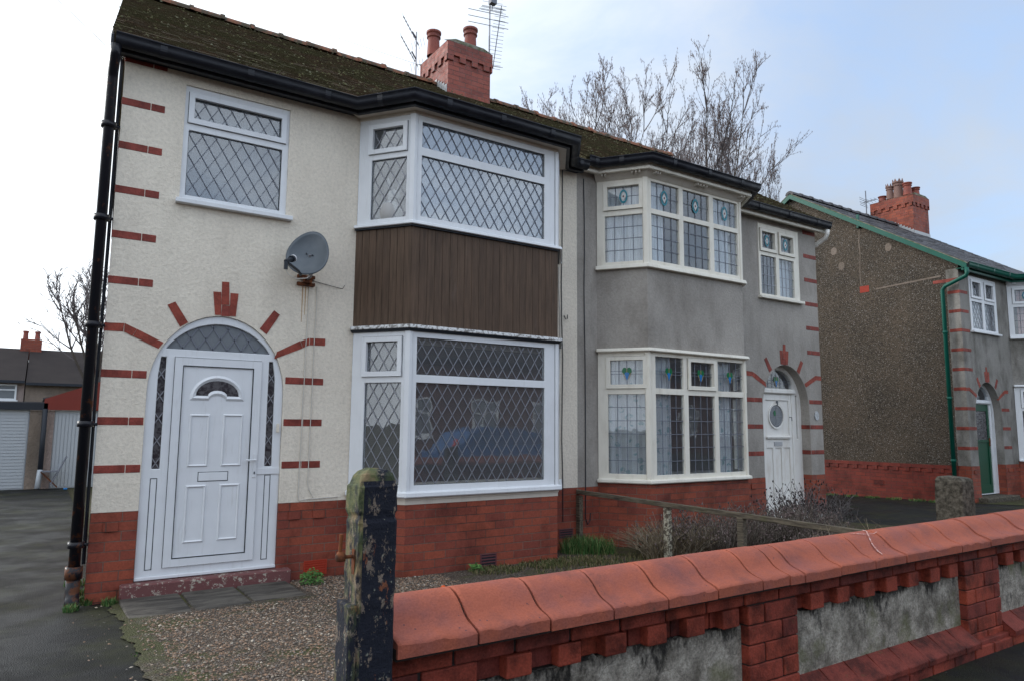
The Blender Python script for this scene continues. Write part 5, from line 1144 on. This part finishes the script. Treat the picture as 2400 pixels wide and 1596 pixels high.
# ------------------------------------------------------------------ trees
def tree(base, h, seed, label, spread=.32, n0=6, half=1.7, fast=True, bud=True, trunk=.14, lean=(0, 0), tm='bark', group='bare trees beyond the houses'):
    rnd = random.Random(seed); r = thing('bare_tree', label, 'tree', base, group); tk = MB(); tw = MB(); bd = MB(); B = Vector(base)
    def limb(p, d, L, rad, lvl):
        n = (4, 8, 5, 3, 3)[lvl]; q = p; dd = d.normalized(); pts = [p]; st_ = []; wb = (.05, .10, .14, .16, .16)[lvl]
        for i in range(n):
            dd = (dd+Vector((rnd.uniform(-wb, wb), rnd.uniform(-wb, wb), (0, .05, .05, .04, .04)[lvl]))).normalized(); q = q+dd*L/n; pts.append(q); st_.append((q.copy(), dd.copy(), (i+1)/n))
        (tk if lvl < 2 else tw).tube(pts, [max(.0065, rad*1.2*(1-.8*i/n)) for i in range(n+1)], 6 if lvl == 0 else (4 if lvl == 1 else 3), cap=False)
        if lvl >= 3 and bud:
            for q, dd, t in st_:
                for _ in range(2 if lvl == 4 else 1):
                    s_ = rnd.uniform(.020, .040); c = q+Vector((rnd.uniform(-.07, .07), rnd.uniform(-.07, .07), rnd.uniform(-.05, .02)))
                    bd.add([c+Vector((s_*.4, 0, 0)), c+Vector((-s_*.2, s_*.4, 0)), c+Vector((-s_*.2, -s_*.4, 0)), c+Vector((0, 0, s_*1.6)), c-Vector((0, 0, s_*1.8))], [(0, 1, 3), (1, 2, 3), (2, 0, 3), (0, 2, 4), (2, 1, 4), (1, 0, 4)])
        if lvl >= 4: return
        for i in range((n0, 10, 6, 3)[lvl]):
            t = rnd.uniform((.55, .30, .2, .2)[lvl], 1.); j = min(n-1, int(t*n)); q, dq, _ = st_[j]; a = 6.283*(i/n0+.1*rnd.random()) if lvl == 0 else rnd.random()*6.28
            sp = (rnd.uniform(.12, .55)*spread*2, rnd.uniform(.35, .75), rnd.uniform(.4, .8), rnd.uniform(.4, .9))[lvl]; e = dq.orthogonal().normalized(); e2 = dq.cross(e)
            nd = (dq+(e*cos(a)+e2*sin(a))*sp+Vector((0, 0, .12 if lvl else 0))).normalized()
            ll = (h*.62*(1-.35*sp), L*rnd.uniform(.26, .40)*(1.25-.6*t), L*rnd.uniform(.30, .5), L*rnd.uniform(.35, .6))[lvl]
            limb(q, nd, ll, max(.007, rad*(.55, .42, .5, .6)[lvl]), lvl+1)
    limb(B, Vector((0, 0, 1)), h*.42, trunk, 0)
    zs_ = sorted(v[2] for v in tw.v); top = zs_[int(len(zs_)*.998)]-B.z; hi_ = [v for v in tw.v if v[2]-B.z > .5*top]; mz = sum(v[2]-B.z for v in hi_)/len(hi_)
    ox, oy = (sum(v[0] for v in hi_)/len(hi_)-B.x)/mz, (sum(v[1] for v in hi_)/len(hi_)-B.y)/mz      # straighten the tree over its base
    cen = lambda v: (v[0]-ox*(v[2]-B.z), v[1]-oy*(v[2]-B.z), v[2])
    for mb_ in (tk, tw, bd): mb_.v = [cen(v) for v in mb_.v]
    xs = sorted(abs(v[0]-B.x) for v in tw.v); hw = xs[int(len(xs)*.97)]
    for mb_ in (tk, tw, bd): mb_.v = [(B.x+lean[0]*(v[2]-B.z)+(v[0]-B.x)*half/hw, B.y+(v[1]-B.y)*.8*half/hw, B.z+(v[2]-B.z)*h/top) for v in mb_.v]
    tk.build('trunk', tm, r); tw.build('twigs', 'twig', r)
    if bud: o = bd.build('catkins', 'bud', r); o['kind'] = 'stuff'
tr = 'bare catkin-hung tree behind the roofs, '
tree((18.6, 12.3, -.2), 16.3, 21, tr+'tallest of the left clump', .6, 8, 2.7, trunk=.12); tree((16.0, 12.2, -.2), 15.3, 22, tr+'second from the chimney', .6, 7, 2.5, trunk=.11)
tree((14.1, 12.4, -.2), 12.9, 23, tr+'smallest and nearest the chimney', .6, 6, 1.5, trunk=.08); tree((20.9, 12.7, -.2), 13.6, 27, tr+'short one filling the gap between the two tall crowns', .6, 5, 1.7, trunk=.08)
tree((22.5, 12.5, -.2), 17.0, 24, tr+'single pointed crown over the grey house bay', .6, 8, 2.7, trunk=.13); tree((24.9, 12.0, -.2), 14.2, 28, tr+'lower one spreading towards the green verge', .6, 6, 2.1, trunk=.10)
tree((1.0, 18, 0), 6.6, 31, 'fine bare tree beyond the garages left of the cream house', .6, 9, 1.6, bud=False, trunk=.10)

# ------------------------------------------------------------------ garages and the terrace behind
def garage(x0, x1, y, zl, zr, label, doorm, fm, pier, dx0, dx1, ribs):
    g = thing('garage', label, 'garage', ((x0+x1)/2, y+2.5, 0)); m = MB()
    for a, b in ((x0, dx0), (dx1, x1)): m.box(a, b, y, y+.2, -.1, 1.86)
    m.box(x0, x1, y+.22, y+5, -.1, 1.80); m.build('wall', pier, g)
    m = MB(); m.prism(FY(y), [(x0-.06, 1.88), (x1+.06, 1.88), (x1+.06, zr), ((x0+x1)/2, max(zl, zr)+(.12 if zr > 2.2 else 0)), (x0-.06, zl)] if fm == 'redpaint' else [(x0-.06, 1.87), (x1+.06, 1.87), (x1+.06, zr), (x0-.06, zl)], .0, .05); m.build('fascia', fm, g)
    m = MB(); m.prism(FY(y+.05), [(x0-.1, zl-.005), (x1+.1, zr-.005), (x1+.1, zr+.03), (x0-.1, zl+.03)], -5, .05); m.build('roof', 'slate', g)
    m = MB(); m.box(dx0, dx1, y+.06, y+.10, .0, 1.87)
    if ribs == 'h':
        z = .03
        while z < 1.85: m.box(dx0+.02, dx1-.02, y+.045, y+.061, z, z+.055); z += .075
    else:
        x = dx0+.02
        while x < dx1-.02: m.box(x, x+.055, y+.045, y+.061, .03, 1.84); x += .075
    m.build('garage_door', doorm, g); return g
garage(-3.0, -.31, 13.5, 2.03, 2.04, 'flat roofed garage with ribbed white door at the far left', 'garw', 'blackp', 'rough', -2.75, -.60, 'h')
g2 = garage(-.27, 2.6, 13.5, 2.14, 2.62, 'garage with red fascia and white boarded door beside the flat roofed one', 'garw', 'redpaint', 'pinkr', -.10, 2.1, 'v')
m = MB(); m.tube([(-.30, 13.38, 1.9), (-.30, 13.38, .25)], .055, 10); m.build('downpipe', 'blackp', g2, smooth=True); m = MB(); m.tube([(-.30, 13.38, .45), (-.33, 13.30, .02)], .06, 10); m.build('pipe_shoe', 'garw', g2, smooth=True)
fc = thing('folding_chair', 'broken dark metal folding chair in front of the boarded garage door', 'chair', (0, 13.1, 0))
m = MB(); m.tube([(.21, 13.1, .77), (.07, 13.1, .43), (-.08, 13.1, .12)], .015, 6); m.tube([(.21, 13.35, .77), (.07, 13.35, .43), (-.08, 13.35, .12)], .015, 6); m.tube([(.21, 13.1, .76), (.21, 13.35, .76)], .015, 6); m.build('backrest', 'leaddark', fc)
m = MB(); m.box(-.29, .08, 13.1, 13.38, .41, .435); m.build('seat', 'leaddark', fc)
for y in (13.1, 13.36): m = MB(); m.tube([(-.29, y, .42), (.06, y, .05)], .013, 6); m.build('leg', 'rust', fc)
m = MB(); m.box(.18, .26, 12.7, 12.78, .02, .06); m.build('litter_can', 'sgblue', None, bev=.01, label='crushed blue can on the ground by the boarded garage door', cat='litter')
def terrace(x0, x1, y, ze, yr, zr, label, wallm, roofm, wins, chs, name='terrace_house', gz0=-.1, chim=None):
    t = thing(name, label, 'house', ((x0+x1)/2, (y+yr)/2, gz0)); s = 1 if yr > y else -1; m = MB(); m.box(x0, x1, min(y, 2*yr-y), max(y, 2*yr-y), gz0, ze); m.build('wall', wallm, t)
    m = MB(); F = lambda a, z, d: (d, a, z); m.prism(F, [(y-s*.25, ze-.02), (yr, zr), (2*yr-y+s*.25, ze-.02), (2*yr-y+s*.25, ze-.10), (yr, zr-.1), (y-s*.25, ze-.10)], x0-.0, x1); rf = m.build('roof', roofm, t)
    m = MB(); m.box(x0, x1, min(y-s*.36, y-s*.25), max(y-s*.36, y-s*.25), ze-.13, ze-.02); m.build('gutter', 'blackp', t)
    for a0, a1, z0, z1 in wins:
        Fw = (lambda a, z, d: (a, y-s*d, z)); m = MB(); zc = z0+(z1-z0)*.64; mid = (a0+a1)/2
        m.prism(Fw, rect(a0, a1, z0, z1), .01, .05, [rect(a0+.07, mid-.03, z0+.07, zc-.03), rect(mid+.03, a1-.07, z0+.07, zc-.03), rect(a0+.07, mid-.03, zc+.03, z1-.07), rect(mid+.03, a1-.07, zc+.03, z1-.07)]); w_ = m.build('window', 'upvc', t)
        m = MB(); m.fbox(Fw, a0+.02, a1-.02, z0+.02, z1-.02, .008, .02); m.build('pane', 'obsc', w_); m = MB(); m.fbox(Fw, a0-.06, a1+.06, z0-.08, z0, .0, .1); m.build('sill', 'upvc', w_)
    for cx, cz in chs:
        m = MB(); m.box(cx-.42, cx+.42, yr-.3, yr+.3, zr-.5, zr+cz); c = m.build('chimney', 'brick', t)
        for o in (-.25, .22): m = MB(); m.lathe((cx+o, yr, zr+cz), [(.11, 0), (.10, .3), (.12, .33), (.12, .4), (.08, .4)], 10); m.build('chimney_pot', 'pot', c)
    return t
terrace(-12, -1.02, 30, 3.35, 33.5, 5.0, 'slate roofed terrace house with white window beyond the flat roofed garage', 'pinkr', 'farslate', [(-3.2, -1.28, 2.50, 3.18), (-7, -5, 2.5, 3.18)], [(-.95-.0, .45)])
terrace(-.98, 7, 30, 3.28, 33.5, 5.0, 'brown roughcast terrace house beyond the boarded garage, behind the bare tree', 'rough', 'farslate', [(1.9, 3.4, 2.4, 3.1)], [])
# the far side of the street, which the front windows reflect
for i, (x0, x1, mt_) in enumerate(((-14, -2, 'farbrick'), (-1.9, 10.5, 'farbrick'), (10.6, 23, 'farbrick'), (23.1, 36, 'farbrick'))):
    L = x1-x0; terrace(x0, x1, -20, 4.3, -23.6, 6.1, 'brown brick house reflected in the lower bay window, %s of its row' % ('leftmost', 'second from the left', 'second from the right', 'rightmost')[i], mt_, 'farslate', [(x0+L*f_, x0+L*f_+1.3, 1.15, 2.65) for f_ in (.08, .34, .60, .82)], [(x0+1, .7)], name='brick_house', gz0=.1)
car = thing('parked_car', 'blue hatchback parked across the road, reflected in the lower bay window', 'car', (10.6, -11.5, .165))
m = MB(); side = [(8.7, .45), (8.72, .85), (9.0, .98), (9.45, 1.40), (9.9, 1.52), (11.0, 1.52), (11.7, 1.35), (12.1, 1.05), (12.75, .92), (12.85, .5), (12.7, .38), (8.85, .38)]
m.prism(lambda a, z, d: (a, d, z), side, -12.3, -10.7); m.build('body', 'blue', car, bev=.06, seg=2)
m = MB(); m.prism(lambda a, z, d: (a, d, z), [(9.25, 1.02), (9.55, 1.38), (9.95, 1.46), (10.9, 1.46), (11.5, 1.32), (11.85, 1.04)], -12.305, -10.685); m.build('side_window', 'glasshi', car)
for x in (9.45, 12.05): 
    m = MB(); m.tube([(x, -12.3, .48), (x, -10.66, .48)], .31, 18); m.build('wheel', 'rubber', car)
m = MB(); m.prism(lambda a, z, d: (a, d, z), [(8.70, .9), (8.98, 1.0), (9.1, 1.2), (9.0, 1.2), (8.8, 1.02)], -10.82, -10.68); m.build('tail_light', 'redlamp', car)
# telephone wires
for a, b, sag, lb in (((-2.46, -3, 5.30), (-.14, .0, 4.95), .02, 'thin pale telephone wire running to the left eaves corner'), ((-3.2, 3.3, 7.74), (4.95, 3.3, 7.64), -.01, 'thin telephone wire running just above the mossy roof to the chimney')):
    A, B_ = Vector(a), Vector(b); m = MB(); m.tube([A.lerp(B_, k/24)-Vector((0, 0, sag*4*(k/24)*(1-k/24))) for k in range(25)], .0028, 5); m.build('telephone_wire', 'cable', None, label=lb, cat='wire')
